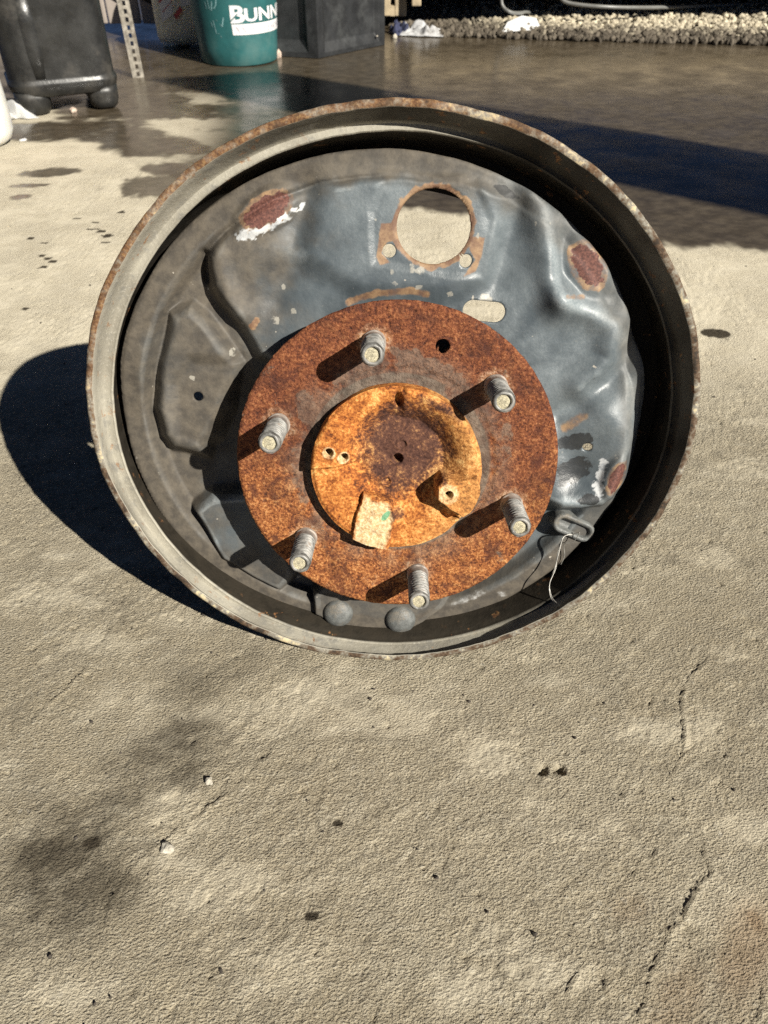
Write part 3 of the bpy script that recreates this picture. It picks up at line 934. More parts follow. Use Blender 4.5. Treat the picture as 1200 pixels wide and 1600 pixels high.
def plate_mask_a(u, v, z):
    rho = np.sqrt(((u - PCX) / PA) ** 2 + ((v - PCY) / PB) ** 2)
    nz = fbm(u / 14, v / 14, 21, 4, 0.55)
    nz2 = fbm(u / 4, v / 4, 27, 3, 0.6)
    nz3 = fbm((u + v) / 5, (u - v) / 1.6, 29, 3, 0.6)
    # brown dust: outer border, whole left and bottom
    dust = sst(0.84, 0.95, rho + 0.04 * nz)
    left = sst(-38, -112, u - 0.35 * (v - 40) + 22 * nz)
    low = sst(-30, -85, v + 18 * nz)
    rightclear = sst(20, 70, u) * sst(-95, -30, v)
    dust = np.maximum(dust * (1 - 0.45 * rightclear), np.maximum(0.86 * left, 0.72 * low * (1 - rightclear)))
    # chalky wear on convex folds, plus sky sheen painted at top and right
    e = 5.0
    lap = plate_h(u + e, v) + plate_h(u - e, v) + plate_h(u, v + e) + plate_h(u, v - e) - 4 * plate_h(u, v)
    wear_sheen = sst(1.8, 8.0, -lap) * 0.75
    wear_sheen = np.maximum(wear_sheen, 0.46 * sst(30, 85, u + 16 * nz) * sst(-40, 10, v))  # broad sheen on the right, painted as lighter colour
    wear_sheen = np.maximum(wear_sheen, 0.8 * ridge(u, v, [(-39.5, 152.3), (-7.7, 155.3), (32.4, 154.1), (56.2, 147.0)], 7))  # highlight painted along the top ridge
    wear_sheen = np.maximum(wear_sheen, 0.75 * ridge(u, v, [(-53.0, 110.8), (-70.4, 111.8), (-88.4, 103.5)], 6))
    wear_sheen = np.maximum(wear_sheen, 0.7 * ridge(u, v, [(-131.9, 43.1), (-135.0, 24.1), (-134.9, 4.4)], 5))
    wear_sheen = np.maximum(wear_sheen, 0.40 * sst(60, 125, v + 10 * nz) * sst(-95, -50, u) * sst(0.98, 0.92, rho))
    for pts, w_ in (([(77.4, 132.9), (83.4, 110.3), (87.0, 91.8)], 5), ([(91.8, 85.9), (113.7, 79.7), (127.8, 65.6)], 6), ([(134.6, 40.0), (139.2, 17.1), (135.5, 1.4)], 7), ([(102.1, -30.8), (125.7, -31.5)], 4)):
        wear_sheen = np.maximum(wear_sheen, 0.8 * ridge(u, v, pts, w_))
    wear_sheen = wear_sheen * (0.85 + 0.3 * nz)
    rust = np.zeros_like(u)
    for c, a, b, an in (((-70.0, 133.2), 13.2, 6.3, 0.50), ((102.6, 105.7), 12.0, 6.8, -0.95), ((131.8, -15.7), 4.9, 9.6, -0.22)):
        rust = np.maximum(rust, sst(1.1, 0.9, ell(u, v, c, a, b, an) + 0.34 * nz2))
    white = np.zeros_like(u)
    for pts, w in (([(-85.1, 120.7), (-78.4, 122.0), (-66.8, 126.5), (-60.4, 130.3)], 3.6), ([(-55.5, 133.5), (-50.2, 136.7)], 1.6), ([(123.8, -6.7), (122.2, -16.9), (121.4, -28.2)], 3.0)):
        white = np.maximum(white, sst(w * 1.25, w * 0.3, pld(u, v, pts)[0] + 3.2 * nz2 + 2.2 * nz3))
    white = np.maximum(white, 0.5 * sst(5, 1, pld(u, v, [(36.8, -110.3), (51.2, -102.1), (70.1, -100.5)])[0] + 1.5 * nz2))
    return np.stack([np.clip(dust, 0, 1), np.clip(wear_sheen, 0, 1), rust, white * (1 - rust)], 1)

def plate_mask_b(u, v, z):
    nz = fbm(u / 7, v / 7, 33, 4, 0.6)
    black = np.zeros_like(u)
    for c, a, b, an in (((105.4, 5.2), 10.5, 5.5, 0.25), ((106.4, -13.7), 11.5, 8.0, 0.5), ((116.9, -29.9), 6.0, 4.0, 0.1), ((56.4, 142.4), 7.5, 2.4, -0.5)):
        black = np.maximum(black, sst(1.25, 0.75, ell(u, v, c, a, b, an) + 0.55 * nz))
    stain = np.zeros_like(u)
    c, ra, rb = HOLES[0]
    stain = np.maximum(stain, sst(1.24, 1.05, ell(u, v, c, ra, rb, 0) + 0.14 * nz))
    for pl, k in (([(-9.7, 127.5), (-0.2, 127.5), (-0.1, 118.5), (-6.0, 117.5), (-9.1, 112.0), (-3.5, 107.0), (-9.8, 105.7), (-11.8, 110.3)], 0.95),
                  ([(38.6, 120.8), (46.5, 120.2), (45.0, 110.4), (41.9, 102.1), (35.0, 99.7), (41.6, 108.7), (37.9, 113.7)], 0.95)):
        stain = np.maximum(stain, k * pad(u, v, pl, 1.6))
    for pts, w, k in (([(-27.4, 86.2), (-11.3, 91.4), (6.5, 92.5), (15.4, 90.4)], 3.0, 0.75), ([(-81.7, 72.4), (-78.9, 75.9)], 2.4, 0.9), ([(91.4, 90.1), (101.4, 89.1)], 2.2, 0.6), ([(100.1, 13.1), (108.8, 20.9)], 4.5, 0.62)):
        stain = np.maximum(stain, k * sst(w * 1.3, w * 0.3, pld(u, v, pts)[0] + 1.5 * nz))
    for c, a, b, an in (((-70.0, 133.2), 16.0, 8.6, 0.50), ((102.6, 105.7), 15.0, 9.2, -0.95), ((131.8, -15.7), 6.4, 12.0, -0.22)):
        stain = np.maximum(stain, 0.6 * sst(1.15, 0.95, ell(u, v, c, a, b, an) + 0.2 * nz))
    speck = np.zeros_like(u)
    for c, r in (((-57.8, 80.9), 2.4), ((-69.2, 75.9), 3.4), ((-3.1, 102.5), 1.3), ((11.9, 103.5), 2.9), ((7.3, 105.2), 2.0), ((28.4, 90.3), 2.4), ((11.7, 94.4), 2.2), ((-63.3, 94.0), 1.3), ((-12.1, 128.8), 1.0), ((42.2, 121.0), 1.4), ((-119.4, 42.7), 2.2), ((-95.2, 56.8), 2.0), ((49.1, 88.0), 3.2)):
        speck = np.maximum(speck, sst(1.3, 0.7, np.hypot(u - c[0], (v - c[1]) * (0.7 + 0.5 * (r > 2))) / r + 0.9 * nz))
    return np.stack([black, np.clip(stain, 0, 1), speck, np.zeros_like(u)], 1)

plate = sheet("backing_plate", -168, 148, -130, 166, 0.85, plate_keep, plate_snap, plate_h, M_PLATE, root, 1.8,
              {"mask_a": plate_mask_a, "mask_b": plate_mask_b}, OFF)
tag(plate, "pressed blue grey steel backing plate with worn rust patches and holes")

# domed rivet heads on the lower tab (sub-parts of the plate)
def dome(name, c, r, hgt, z0, mat, parent):
    prof = [(r * 1.03, z0 - 2.0), (r * 1.02, z0), (r, z0 + hgt * 0.12)]
    for k in range(1, 9):
        a = k / 9 * math.pi / 2
        prof.append((r * math.cos(a), z0 + hgt * (0.12 + 0.88 * math.sin(a))))
    prof.append((r * 0.03, z0 + hgt))
    prof = [(a * .001, b * .001) for a, b in prof]
    return lathe(name, prof, mat, parent, 40, (c[0] * .001, c[1] * .001, 0))
dome("rivet_head", (-37.6, -112.1), 9.6, 6.0, -28.2, M_RIVET, plate)
dome("rivet_head", (3.2, -116.6), 9.8, 6.4, -28.2, M_RIVET, plate)

# slotted eyelet lower right with its rolled rim
def eyelet():
    a = Vector((104.6, -49.1)).to_3d()
    b = Vector((118.0, -55.2)).to_3d()
    ax = (b - a).normalized()
    ay = Vector((-ax.y, ax.x, 0))
    def stadium(r, z, n=14):
        pts = []
        for k in range(n + 1):
            t = -math.pi / 2 + math.pi * k / n
            pts.append(b + ax * r * math.cos(t) + ay * r * math.sin(t))
        for k in range(n + 1):
            t = math.pi / 2 + math.pi * k / n
            pts.append(a + ax * r * math.cos(t) + ay * r * math.sin(t))
        return [((p.x) * .001, (p.y) * .001, z * .001) for p in pts]
    rings = [stadium(7.2, -41), stadium(6.7, -31.4), stadium(5.9, -30.3), stadium(4.9, -30.1), stadium(3.7, -30.7), stadium(3.1, -32.0), stadium(2.8, -34.5), stadium(0.5, -34.6)]
    o = loft("slot_eyelet", rings, M_RIVET, plate, cap=(False, True))
    return o
eyelet()

# hub flange ------------------------------------------------------------
FR = 90.6
FH = [((23.9, 66.6), 3.9)]
def fl_keep(u, v):
    r = np.hypot(u, v)
    m = (r < FR) & (r > 30)
    for c, rr in FH:
        m &= np.hypot(u - c[0], v - c[1]) > rr
    return m
def fl_snap(u, v):
    u = u.copy()
    v = v.copy()
    r = np.hypot(u, v)
    m = r > 80
    th_ = np.arctan2(v, u)
    k_ = FR * (1 + 0.0035 * fbm(np.cos(th_) * 16, np.sin(th_) * 16, 6, 3)) / r
    u[m] *= k_[m]
    v[m] *= k_[m]
    for c, rr in FH:
        d = np.hypot(u - c[0], v - c[1])
        m = d < rr + 2
        u[m] = c[0] + (u[m] - c[0]) * rr / d[m]
        v[m] = c[1] + (v[m] - c[1]) * rr / d[m]
    return u, v
def fl_h(u, v):
    r = np.hypot(u, v)
    h = -1.1 * sst(FR - 2.0, FR, r)
    h = h - 0.9 * sst(57.0, 54.5, r)
    h = h + 0.13 * fbm(u / 2.4, v / 2.4, 2, 3) + 0.25 * fbm(u / 20, v / 20, 12, 2) - 0.30 * sst(0.15, 0.3, fbm(u / 9, v / 9, 22, 4, 0.6))
    return h
def fl_mask(u, v, z):
    nz = fbm(u / 6, v / 6, 64, 4, 0.6)
    halo = np.zeros_like(u)
    for k in range(6):
        an = 1.75388 - k * math.pi / 3
        d = np.hypot(u - 69.85 * math.cos(an), v - 69.85 * math.sin(an))
        halo = np.maximum(halo, sst(11.0, 7.0, d + 2.6 * nz))
    grey = np.zeros_like(u)
    for c, a_, b_, an, k in (((17.4, 53.2), 22, 7, -0.45, 1.0), ((-21.2, 50.3), 16, 6, 0.45, 0.8), ((-49.6, 31.8), 6, 14, 0.3, 0.8), ((-54.8, -7.5), 5, 18, 0.1, 0.7), ((60.4, 13.8), 4, 14, 0.0, 0.6), ((-7.4, -72.8), 18, 4, 0.0, 0.35)):
        grey = np.maximum(grey, k * sst(1.5, 0.6, ell(u, v, c, a_, b_, an) + 0.8 * nz))
    return np.stack([halo, grey, np.zeros_like(u), np.zeros_like(u)], 1)
flange = sheet("hub_flange", -92, 92, -92, 92, 0.8, fl_keep, fl_snap, fl_h, M_RUST, root, 10.5, {"flmask": fl_mask}, OFF)
tag(flange, "flat round flange covered in brown and orange rust")

# hub boss with its dished middle, ears and lug ---------------------------
HR, HC = 47.4, (-0.6, -0.7)
EAR = [(-48.4, 0.7), (-45.7, 16.6), (-37.7, 29.2), (-26.3, 24.6), (-17.1, 14.8), (-17.8, 7.1), (-22.8, 3.0), (-35.6, 1.5)]
SEG = [(4.2, 48.7), (23.2, 46.7), (41.4, 31.5), (48.5, 13.5), (47.9, -2.0), (40.7, 0.6), (35.1, 17.1), (27.2, 27.9), (16.7, 34.9), (2.3, 34.5)]
TAB = [(-26.4, -42.8), (-23.2, -26.1), (-19.1, -14.4), (-3.0, -18.6), (-0.7, -29.1), (-2.9, -40.3), (-5.1, -50.8), (-16.5, -50.9)]
LUG = [(21.1, -7.4), (24.5, -2.9), (33.3, -2.8), (44.8, -1.3), (48.3, -13.7), (42.3, -23.4), (36.7, -27.3), (28.6, -21.9), (21.6, -15.8)]
NOT = [(24.6, -22.8), (31.2, -25.5), (35.7, -29.8), (29.2, -31.1), (24.8, -27.9)]
PITS = [((-37.4, 10.7), 2.5, 8), ((-29.4, 7.4), 2.5, 8), ((28.6, -11.9), 2.3, 9), ((0.5, 3.8), 3.0, 7), ((3.0, 12.1), 2.4, 0.9), ((-5.9, -10.0), 2.4, 0.9)]
def hub_keep(u, v):
    return np.hypot(u - HC[0], v - HC[1]) < HR
def hub_snap(u, v):
    r = np.hypot(u - HC[0], v - HC[1])
    k = HR / r
    th = np.arctan2(v - HC[1], u - HC[0])
    k = k * (1 + 0.006 * fbm(np.cos(th) * 5, np.sin(th) * 5, 3, 3) - 0.03 * np.exp(-((th + 0.72) / 0.10) ** 2))
    return HC[0] + (u - HC[0]) * k, HC[1] + (v - HC[1]) * k
def hub_h(u, v):
    wu = u + 0.7 * fbm(u / 9, v / 9, 51, 3)
    wv = v + 0.7 * fbm(u / 9, v / 9, 52, 3)
    r = np.hypot(wu - 3.0, wv - 5.0)
    ro = np.hypot(u - HC[0], v - HC[1])
    h = -4.5 + 12.5 * sst(14, 39, r)
    h = h - 1.2 * sst(HR - 2.5, HR, ro)
    h = h + 4.0 * pad(wu, wv, EAR, 0.9)
    an_ = np.arctan2(v - HC[1], u - HC[0])
    h = h + 3.4 * sst(20, 44, ro) * sst(1.58, 1.42, an_ + 0.05 * fbm(u / 5, v / 5, 57, 2)) * sst(-0.45, 0.15, an_)
    h = np.maximum(h, (11.0 + 0.9 * fbm(u / 5, v / 5, 77, 3)) * pad(wu + 0.9 * fbm(u / 3, v / 3, 78, 2), wv, TAB, 0.9) - 20 * (psd(wu, wv, TAB) < -3))
    h = np.maximum(h, 16.0 * sst(-0.8, 1.6, psd(wu, wv, LUG)))
    h = h - 3.5 * pad(wu, wv, NOT, 0.7)
    # dark notch where the upper segment begins
    h = h - 4.0 * sst(5.0, 2.5, np.hypot((u - (0.6, 39.3)[0]) * 1.7, v - (0.6, 39.3)[1]))
    for c, rr, dp in PITS:
        d = np.hypot(u - c[0], v - c[1])
        h = h - dp * sst(rr, rr - 0.7, d)
        h = h + 0.5 * np.exp(-((d - rr - 0.6) / 0.7) ** 2)
    h = h + 0.16 * fbm(u / 2.2, v / 2.2, 17, 3) + 0.5 * fbm(u / 9, v / 9, 19, 3)
    return h
def hub_mask(u, v, z):
    nz = fbm(u / 6, v / 6, 44, 4, 0.6)
    c = (4.1, 10.2)
    dark = sst(38, 12, np.hypot(u - c[0], (v - c[1]) * 0.88) + 7 * nz)  # brown rust centre, with bowl shade painted in to deepen it
    c2 = (-21.6, 14.5)
    dark = np.maximum(dark, 0.45 * sst(9, 3, np.hypot(u - c2[0], v - c2[1]) + 3 * nz))
    dark = np.maximum(dark, 0.7 * ridge(u, v, [(13.2, 40.7), (34.1, 30.2)], 4))
    c3 = (0.7, -27.3)
    dark = np.maximum(dark, 0.75 * sst(7, 2, np.hypot(u - c3[0], v - c3[1]) + 2 * nz))
    pale = 0.85 * sst(-1.5, 4.0, psd(u, v, TAB) + 1.5 * nz)
    lc = (28.6, -11.9)
    pale = np.maximum(pale, 0.65 * sst(7.5, 4.5, np.hypot(u - lc[0], v - lc[1]) + 1.5 * nz))
    for q in ((-37.4, 10.7), (-29.4, 7.4)):
        pale = np.maximum(pale, 0.7 * sst(4.6, 3.0, np.hypot(u - q[0], v - q[1]) + nz))
    g = (-6.2, -26.8)
    green = sst(1.5, 0.4, ell(u, v, g, 4.0, 1.8, 0.9))
    g2 = (-10.2, -22.5)
    green = np.maximum(green, 0.35 * sst(1.4, 0.3, ell(u, v, g2, 8, 4.5, 0.9)))
    return np.stack([dark, pale, green, np.zeros_like(u)], 1)
hub = sheet("hub_boss", -50, 50, -50, 50, 0.42, hub_keep, hub_snap, hub_h, M_HUB, flange, 0, {"hubmask": hub_mask}, None, -3.0)
sharp(hub, 60)
tag(hub, "dished bright orange rusted hub centre with a pale green marked tab")

# wheel studs -------------------------------------------------------------
SL = 35.0
def stud_mesh():
    prof = [(6.5, -1.0), (6.5, 1.6), (5.95, 2.2), (5.85, 7.5)]
    z = 8.0
    while z < SL - 2.2:
        prof += [(5.15, z), (5.95, z + 0.6), (5.95, z + 0.8)]
        z += 1.45
    prof += [(5.6, SL - 1.8), (5.5, SL - 0.9), (5.1, SL - 0.25), (4.5, SL), (4.0, SL - 0.1), (3.7, SL - 0.5), (3.6, SL - 1.6), (2.9, SL - 1.35), (1.5, SL - 1.1), (0.05, SL - 1.05)]
    prof = [(a * .001, b * .001) for a, b in prof]
    def jit(a, z):
        return 0.00008 * math.sin(a * 3 + z * 2300) + 0.00007 * math.sin(a * 7 - z * 1700)
    return lathe("wheel_stud", prof, M_STUD, flange, 40, None, True, (False, False), jit)
s0 = stud_mesh()
s0.data.materials.append(M_SOCKET)
for p_ in s0.data.polygons:
    c_ = p_.center
    if c_.z > (SL - 1.95) * .001 and math.hypot(c_.x, c_.y) < 0.00366:
        p_.material_index = 1
sharp(s0, 40)
for k in range(6):
    ang = 1.75388 - k * math.pi / 3
    s = s0
    if k:
        s = s0.copy()
        COL.objects.link(s)
        s.parent = flange
    s.location = (0.06985 * math.cos(ang), 0.06985 * math.sin(ang), 0)
    s.rotation_euler = (0, 0, k * 1.3)

# axle tube behind the plate carries the thing
axle = lathe("axle_tube", [(a * .001, b * .001) for a, b in ((60, -36), (60, -44), (38, -52), (36, -120), (34, -250), (40, -255), (40, -275), (30, -278))], M_AXLE, root, 40, OFF)

# ---------------------------------------------------------------- thin wire hanging from the eyelet
def disc_pt(xy, z):
    return ORIGIN + ROT @ Vector((xy[0] * .001, xy[1] * .001, z * .001))
WP = [disc_pt((110.1, -56.6), -30), disc_pt((104.7, -57.0), -28), disc_pt((101.7, -66.3), -24), disc_pt((99.3, -75.9), -21), disc_pt((96.1, -84.7), -17), disc_pt((97.5, -91.6), -13), disc_pt((100.5, -93.7), -8), disc_pt((103.1, -94.5), -2)]
wire = empty("wire", WP[0])
tag(wire, "thin bright wire twisted through the slot and hanging over the ring", "wire")
for j, off in enumerate((0.0, 0.7)):
    pts = spline([(p - WP[0]) + Vector((off * .001 * math.sin(i * 2.1 + j), 0, off * .001 * math.cos(i * 1.7))) for i, p in enumerate(WP)], 8)
    tube("strand", pts, 0.00030, M_WIRE, wire, 6)
loop = spline([Vector((0, 0, 0)), Vector((0.004, -0.002, 0.004)), Vector((0.001, -0.003, -0.003)), Vector((-0.004, -0.002, -0.006)), Vector((-0.003, -0.004, -0.014)), Vector((-0.0045, -0.005, -0.021))], 8)
tube("strand", loop, 0.00028, M_WIRE, wire, 6)


# ---------------------------------------------------------------- background things
S = CAM_H / 0.388
M_BLACKP = simple("black_polyethylene", (0.022, 0.022, 0.021), 0.38, 0.4, 30, bump=0.0005, dirt=(0.10, 0.09, 0.075, 0.45))
M_BOX = simple("scuffed_black_rubber", (0.022, 0.023, 0.024), 0.5, 0.4, 26, bump=0.0006, dirt=(0.062, 0.066, 0.066, 0.6))
M_TEAL = simple("teal_bucket_plastic", (0.026, 0.118, 0.120), 0.45, 0.2, 16, bump=0.0003, dirt=(0.075, 0.165, 0.158, 0.75))
M_WHITEP = simple("white_plastic", (0.74, 0.73, 0.68), 0.5, 0.06, 30)
M_CREAM = simple("cream_plastic", (0.80, 0.76, 0.58), 0.5, 0.1, 20, dirt=(0.42, 0.38, 0.27, 0.4))
for m_, wgt in ((M_CREAM, 0.7), (M_WHITEP, 0.4)):
    b_ = m_.node_tree.nodes["Principled BSDF"]
    b_.inputs["Subsurface Weight"].default_value = wgt
    b_.inputs["Subsurface Radius"].default_value = (1.0, 0.9, 0.6)
    b_.inputs["Subsurface Scale"].default_value = 0.06
M_PRINT = simple("white_print", (0.78, 0.76, 0.76), 0.6, 0.1, 160, dirt=(0.45, 0.55, 0.55, 0.55))
M_FAINT = simple("faint_print", (0.62, 0.58, 0.62), 0.6, 0.15, 160)
M_FADED = simple("faded_marker", (0.20, 0.36, 0.37), 0.6, 0.3, 120)
M_RED = simple("red_print", (0.55, 0.10, 0.09), 0.6, 0.15, 90)
M_LABELW = simple("white_label", (0.80, 0.78, 0.74), 0.6, 0.05, 60)
M_STEEL = simple("spotted_galvanised_steel", (0.34, 0.31, 0.26), 0.5, 0.45, 90, metal=0.25, dirt=(0.14, 0.11, 0.08, 0.9))
M_TIMBER = simple("weathered_timber", (0.46, 0.37, 0.24), 0.8, 0.25, 30, bump=0.0008, dirt=(0.27, 0.21, 0.14, 0.6))
M_SHEET = simple("grey_fibre_sheet", (0.36, 0.31, 0.27), 0.8, 0.15, 14, dirt=(0.2, 0.16, 0.13, 0.5))
M_CLOTHW = simple("white_cloth", (0.50, 0.50, 0.50), 0.9, 0.25, 60, dirt=(0.16, 0.15, 0.14, 0.9))
M_CLOTHN = simple("navy_cloth", (0.03, 0.035, 0.075), 0.9, 0.3, 120)
M_PAPER = simple("white_paper", (0.80, 0.80, 0.79), 0.8, 0.04, 40)
M_HOSE = simple("grey_hose", (0.17, 0.17, 0.16), 0.4, 0.15, 40)
M_CABLE = simple("black_cable", (0.015, 0.015, 0.015), 0.5, 0.2, 40)
M_CHIP = simple("pale_stone_chip", (0.50, 0.46, 0.38), 0.9, 0.25, 300, bump=0.0004)
M_PINK = simple("pinkish_pebble", (0.60, 0.47, 0.38), 0.9, 0.2, 200, bump=0.0004)
M_DARKST = simple("dark_grit", (0.06, 0.05, 0.04), 0.9, 0.4, 400)

def rounded_rect(w, d, r, n=6):
    pts = []
    for cx, cy, a0 in ((w / 2 - r, d / 2 - r, 0), (-w / 2 + r, d / 2 - r, 90), (-w / 2 + r, -d / 2 + r, 180), (w / 2 - r, -d / 2 + r, 270)):
        for k in range(n + 1):
            a = math.radians(a0 + 90 * k / n)
            pts.append((cx + r * math.cos(a), cy + r * math.sin(a)))
    return pts

def rr_loft(name, spec, mat, parent=None, loc=None, n=6, cap=(True, True)):
    rings = []
    for w, d, r, z, ox, oy in spec:
        rings.append([(x + ox, y + oy, z) for x, y in rounded_rect(w, d, r, n)])
    return loft(name, rings, mat, parent, False, cap, loc)

# black jerry can on moulded feet
jc = empty("jerry_can", (-0.622 * S, 1.668 * S, 0), (0, 0, math.radians(24)))
tag(jc, "large black plastic jerry can on moulded feet beside the perforated post", "jerry can")
W, D = 0.196 * S, 0.16 * S
spec = [(W * .88, D * .86, .03 * S, .030 * S, 0, 0), (W * .96, D * .96, .036 * S, .034 * S, 0, 0), (W * 1.0, D * 1.0, .04 * S, .046 * S, 0, 0),
        (W * 1.01, D * 1.01, .04 * S, .050 * S, 0, 0), (W * 1.01, D * 1.01, .04 * S, .055 * S, 0, 0), (W * .975, D * .975, .04 * S, .058 * S, 0, 0)]
for i in range(8):
    z = .062 + i * .018
    spec.append((W * .975, D * .975, .04 * S, z * S, 0, 0))
spec += [(W * .975, D * .975, .04 * S, .206 * S, 0, 0), (W * 1.01, D * 1.01, .04 * S, .210 * S, 0, 0), (W * 1.01, D * 1.01, .04 * S, .222 * S, 0, 0), (W * .97, D * .97, .04 * S, .227 * S, 0, 0), (W * .96, D * .96, .04 * S, .27 * S, 0, 0), (W * .8, D * .8, .04 * S, .30 * S, 0, 0), (W * .5, D * .5, .03 * S, .31 * S, 0, 0)]
body = rr_loft("body", spec, M_BLACKP, jc)
# vertical pressed grooves on the front
for gx in (-0.040,):
    pts = [(gx * S, -D * .4875 + .0265 * S, z * S) for z in (.062, .10, .15, .20)]
    tube("moulded_rib", pts, lambda t: 0.030 * S * (0.93 + 0.07 * math.sin(math.pi * t)), M_BLACKP, jc, 20)
for fx in (-1, 1):
    for fy in (-1, 1):
        fw = 0.064 * S if fx < 0 else 0.058 * S
        ox = fx * (W / 2 - fw / 2 - .004 * S)
        oy = fy * (D / 2 - .028 * S - .003 * S)
        rr_loft("foot", [(fw * .55, .030 * S, .012 * S, 0.001, ox, oy), (fw * .82, .046 * S, .02 * S, .005 * S, ox, oy), (fw * .97, .053 * S, .024 * S, .016 * S, ox, oy), (fw, .056 * S, .025 * S, .028 * S, ox, oy), (fw, .056 * S, .025 * S, .040 * S, ox, oy)], M_BLACKP, jc)
tube("handle", spline([(-.04 * S, 0, .30 * S), (-.035 * S, 0, .335 * S), (.0, 0, .345 * S), (.035 * S, 0, .335 * S), (.04 * S, 0, .30 * S)], 6), .011 * S, M_BLACKP, jc, 10)
lathe("cap", [(.022 * S, .29 * S), (.022 * S, .325 * S), (.018 * S, .33 * S)], M_BLACKP, jc, 24, (0.055 * S, 0, 0))

# white jug cut by the left edge
wj = empty("white_jug", (-0.690 * S, 1.405 * S, 0))
tag(wj, "white plastic jug in front of the black jerry can, cut off by the left edge", "jug")
prof = [(.030, .0015), (.044, .002), (.054, .009), (.0595, .022), (.061, .05), (.060, .10), (.060, .17), (.052, .20), (.030, .225), (.018, .235), (.018, .25)]
lathe("body", [(a * S, b * S) for a, b in prof], M_WHITEP, wj, 40)
lathe("cap", [(.021 * S, .236 * S), (.021 * S, .262 * S), (.017 * S, .266 * S)], M_RED, wj, 24)
lb = []
fs = []
for i in range(13):
    a = math.radians(-70 + i * 10)
    lb += [(.0608 * S * math.cos(a), .0608 * S * math.sin(a), .098 * S), (.0608 * S * math.cos(a), .0608 * S * math.sin(a), .16 * S)]
    if i:
        fs.append((2 * i - 2, 2 * i, 2 * i + 1, 2 * i - 1))
mesh_obj("label_band", lb, fs, M_RED, wj)

# crumpled white scrap behind the jug
def crumple(name, w, d, hgt, mat, loc, rz, seed, n=14, fold=1.0):
    vs = []
    fs = []
    rnd = np.random.RandomState(seed)
    X, Y = np.meshgrid(np.linspace(-.5, .5, n), np.linspace(-.5, .5, n))
    f = np.abs(fbm(X * 2.0 * fold, Y * 2.0 * fold, seed, 2, 0.45))
    e = 1 - (np.abs(X) * 2) ** 3
    e2 = 1 - (np.abs(Y) * 2) ** 3
    Z = hgt * (f * 1.6 + .12) * np.clip(e * e2, 0.04, 1) + 0.0012
    X = X + 0.10 * pn(X * 3, Y * 3, seed + 4)
    Y = Y + 0.10 * pn(X * 3, Y * 3, seed + 5)
    vs = np.stack([X.ravel() * w, Y.ravel() * d, Z.ravel()], 1)
    for j in range(n - 1):
        for i in range(n - 1):
            fs.append((j * n + i, j * n + i + 1, (j + 1) * n + i + 1, (j + 1) * n + i))
    o = mesh_obj(name, vs, fs, mat, None, True, loc)
    o.rotation_euler = (0, 0, rz)
    m = o.modifiers.new("thickness", 'SOLIDIFY')
    m.thickness = 0.0008
    return o
sc_ = crumple("plastic_scrap", .062 * S, .06 * S, .034 * S, M_WHITEP, (-0.688 * S, 1.585 * S, 0), 0.3, 5, 26)
tag(sc_, "crumpled white plastic scrap between the white jug and the jerry can", "scrap")

# perforated angle post
pst = empty("perforated_post", (-0.5475 * S, 1.893 * S, 0), (math.radians(0), math.radians(-1.2), math.radians(12)))
tag(pst, "perforated steel angle post standing beside the black jerry can", "post")
def perforated(name, w, hgt, pitch, hw, hh, t, mat, parent, axis):
    bm = bmesh.new()
    z = 0.0
    def quad(x0, x1, z0, z1):
        if axis == 'x':
            co = [(x0, 0, z0), (x1, 0, z0), (x1, 0, z1), (x0, 0, z1)]
        else:
            co = [(0, x0, z0), (0, x1, z0), (0, x1, z1), (0, x0, z1)]
        bm.faces.new([bm.verts.new(c) for c in co])
    while z < hgt:
        a, b = z + (pitch - hh) / 2, z + (pitch + hh) / 2
        quad(0, w, z, a)
        quad(0, (w - hw) / 2, a, b)
        quad((w + hw) / 2, w, a, b)
        quad(0, w, b, z + pitch)
        z += pitch
    bmesh.ops.remove_doubles(bm, verts=bm.verts, dist=1e-6)
    o = bm_obj(name, bm, mat, parent)
    m = o.modifiers.new("thickness", 'SOLIDIFY')
    m.thickness = t
    return o
perforated("front_flange", .0225 * S, .56 * S, .0145 * S, .0065 * S, .0085 * S, .002, M_STEEL, pst, 'x')
perforated("side_flange", .030 * S, .56 * S, .0145 * S, .0065 * S, .0085 * S, .002, M_STEEL, pst, 'y')

# cream jug with red label
cj = empty("cream_jug", (-0.505 * S, 2.275 * S, 0), (0, 0, math.radians(8)))
tag(cj, "cream plastic jug with red striped label between the post and the teal bucket", "jug")
rr_loft("body", [(.10 * S, .075 * S, .02 * S, .004 * S, 0, 0), (.125 * S, .095 * S, .032 * S, .008 * S, 0, 0), (.135 * S, .105 * S, .034 * S, .022 * S, 0, 0), (.137 * S, .107 * S, .034 * S, .05 * S, 0, 0), (.137 * S, .107 * S, .034 * S, .19 * S, 0, 0), (.12 * S, .09 * S, .034 * S, .215 * S, 0, 0), (.05 * S, .05 * S, .02 * S, .235 * S, -.02 * S, 0), (.04 * S, .04 * S, .018 * S, .25 * S, -.02 * S, 0)], M_CREAM, cj)
rr_loft("foot", [(.045 * S, .05 * S, .02 * S, .001, -.035 * S, -.022 * S), (.05 * S, .055 * S, .022 * S, .012 * S, -.035 * S, -.022 * S)], M_CREAM, cj)
rr_loft("foot", [(.045 * S, .05 * S, .02 * S, .001, .035 * S, -.022 * S), (.05 * S, .055 * S, .022 * S, .012 * S, .035 * S, -.022 * S)], M_CREAM, cj)
lathe("cap", [(.023 * S, .248 * S), (.023 * S, .275 * S), (.018 * S, .279 * S)], M_RED, cj, 24, (-.02 * S, 0, 0))
fy = -.0545 * S
def flatpoly(name, pts, mat, parent, y):
    return mesh_obj(name, [(x * S, y, z * S) for x, z in pts], [tuple(range(len(pts)))], mat, parent, False)
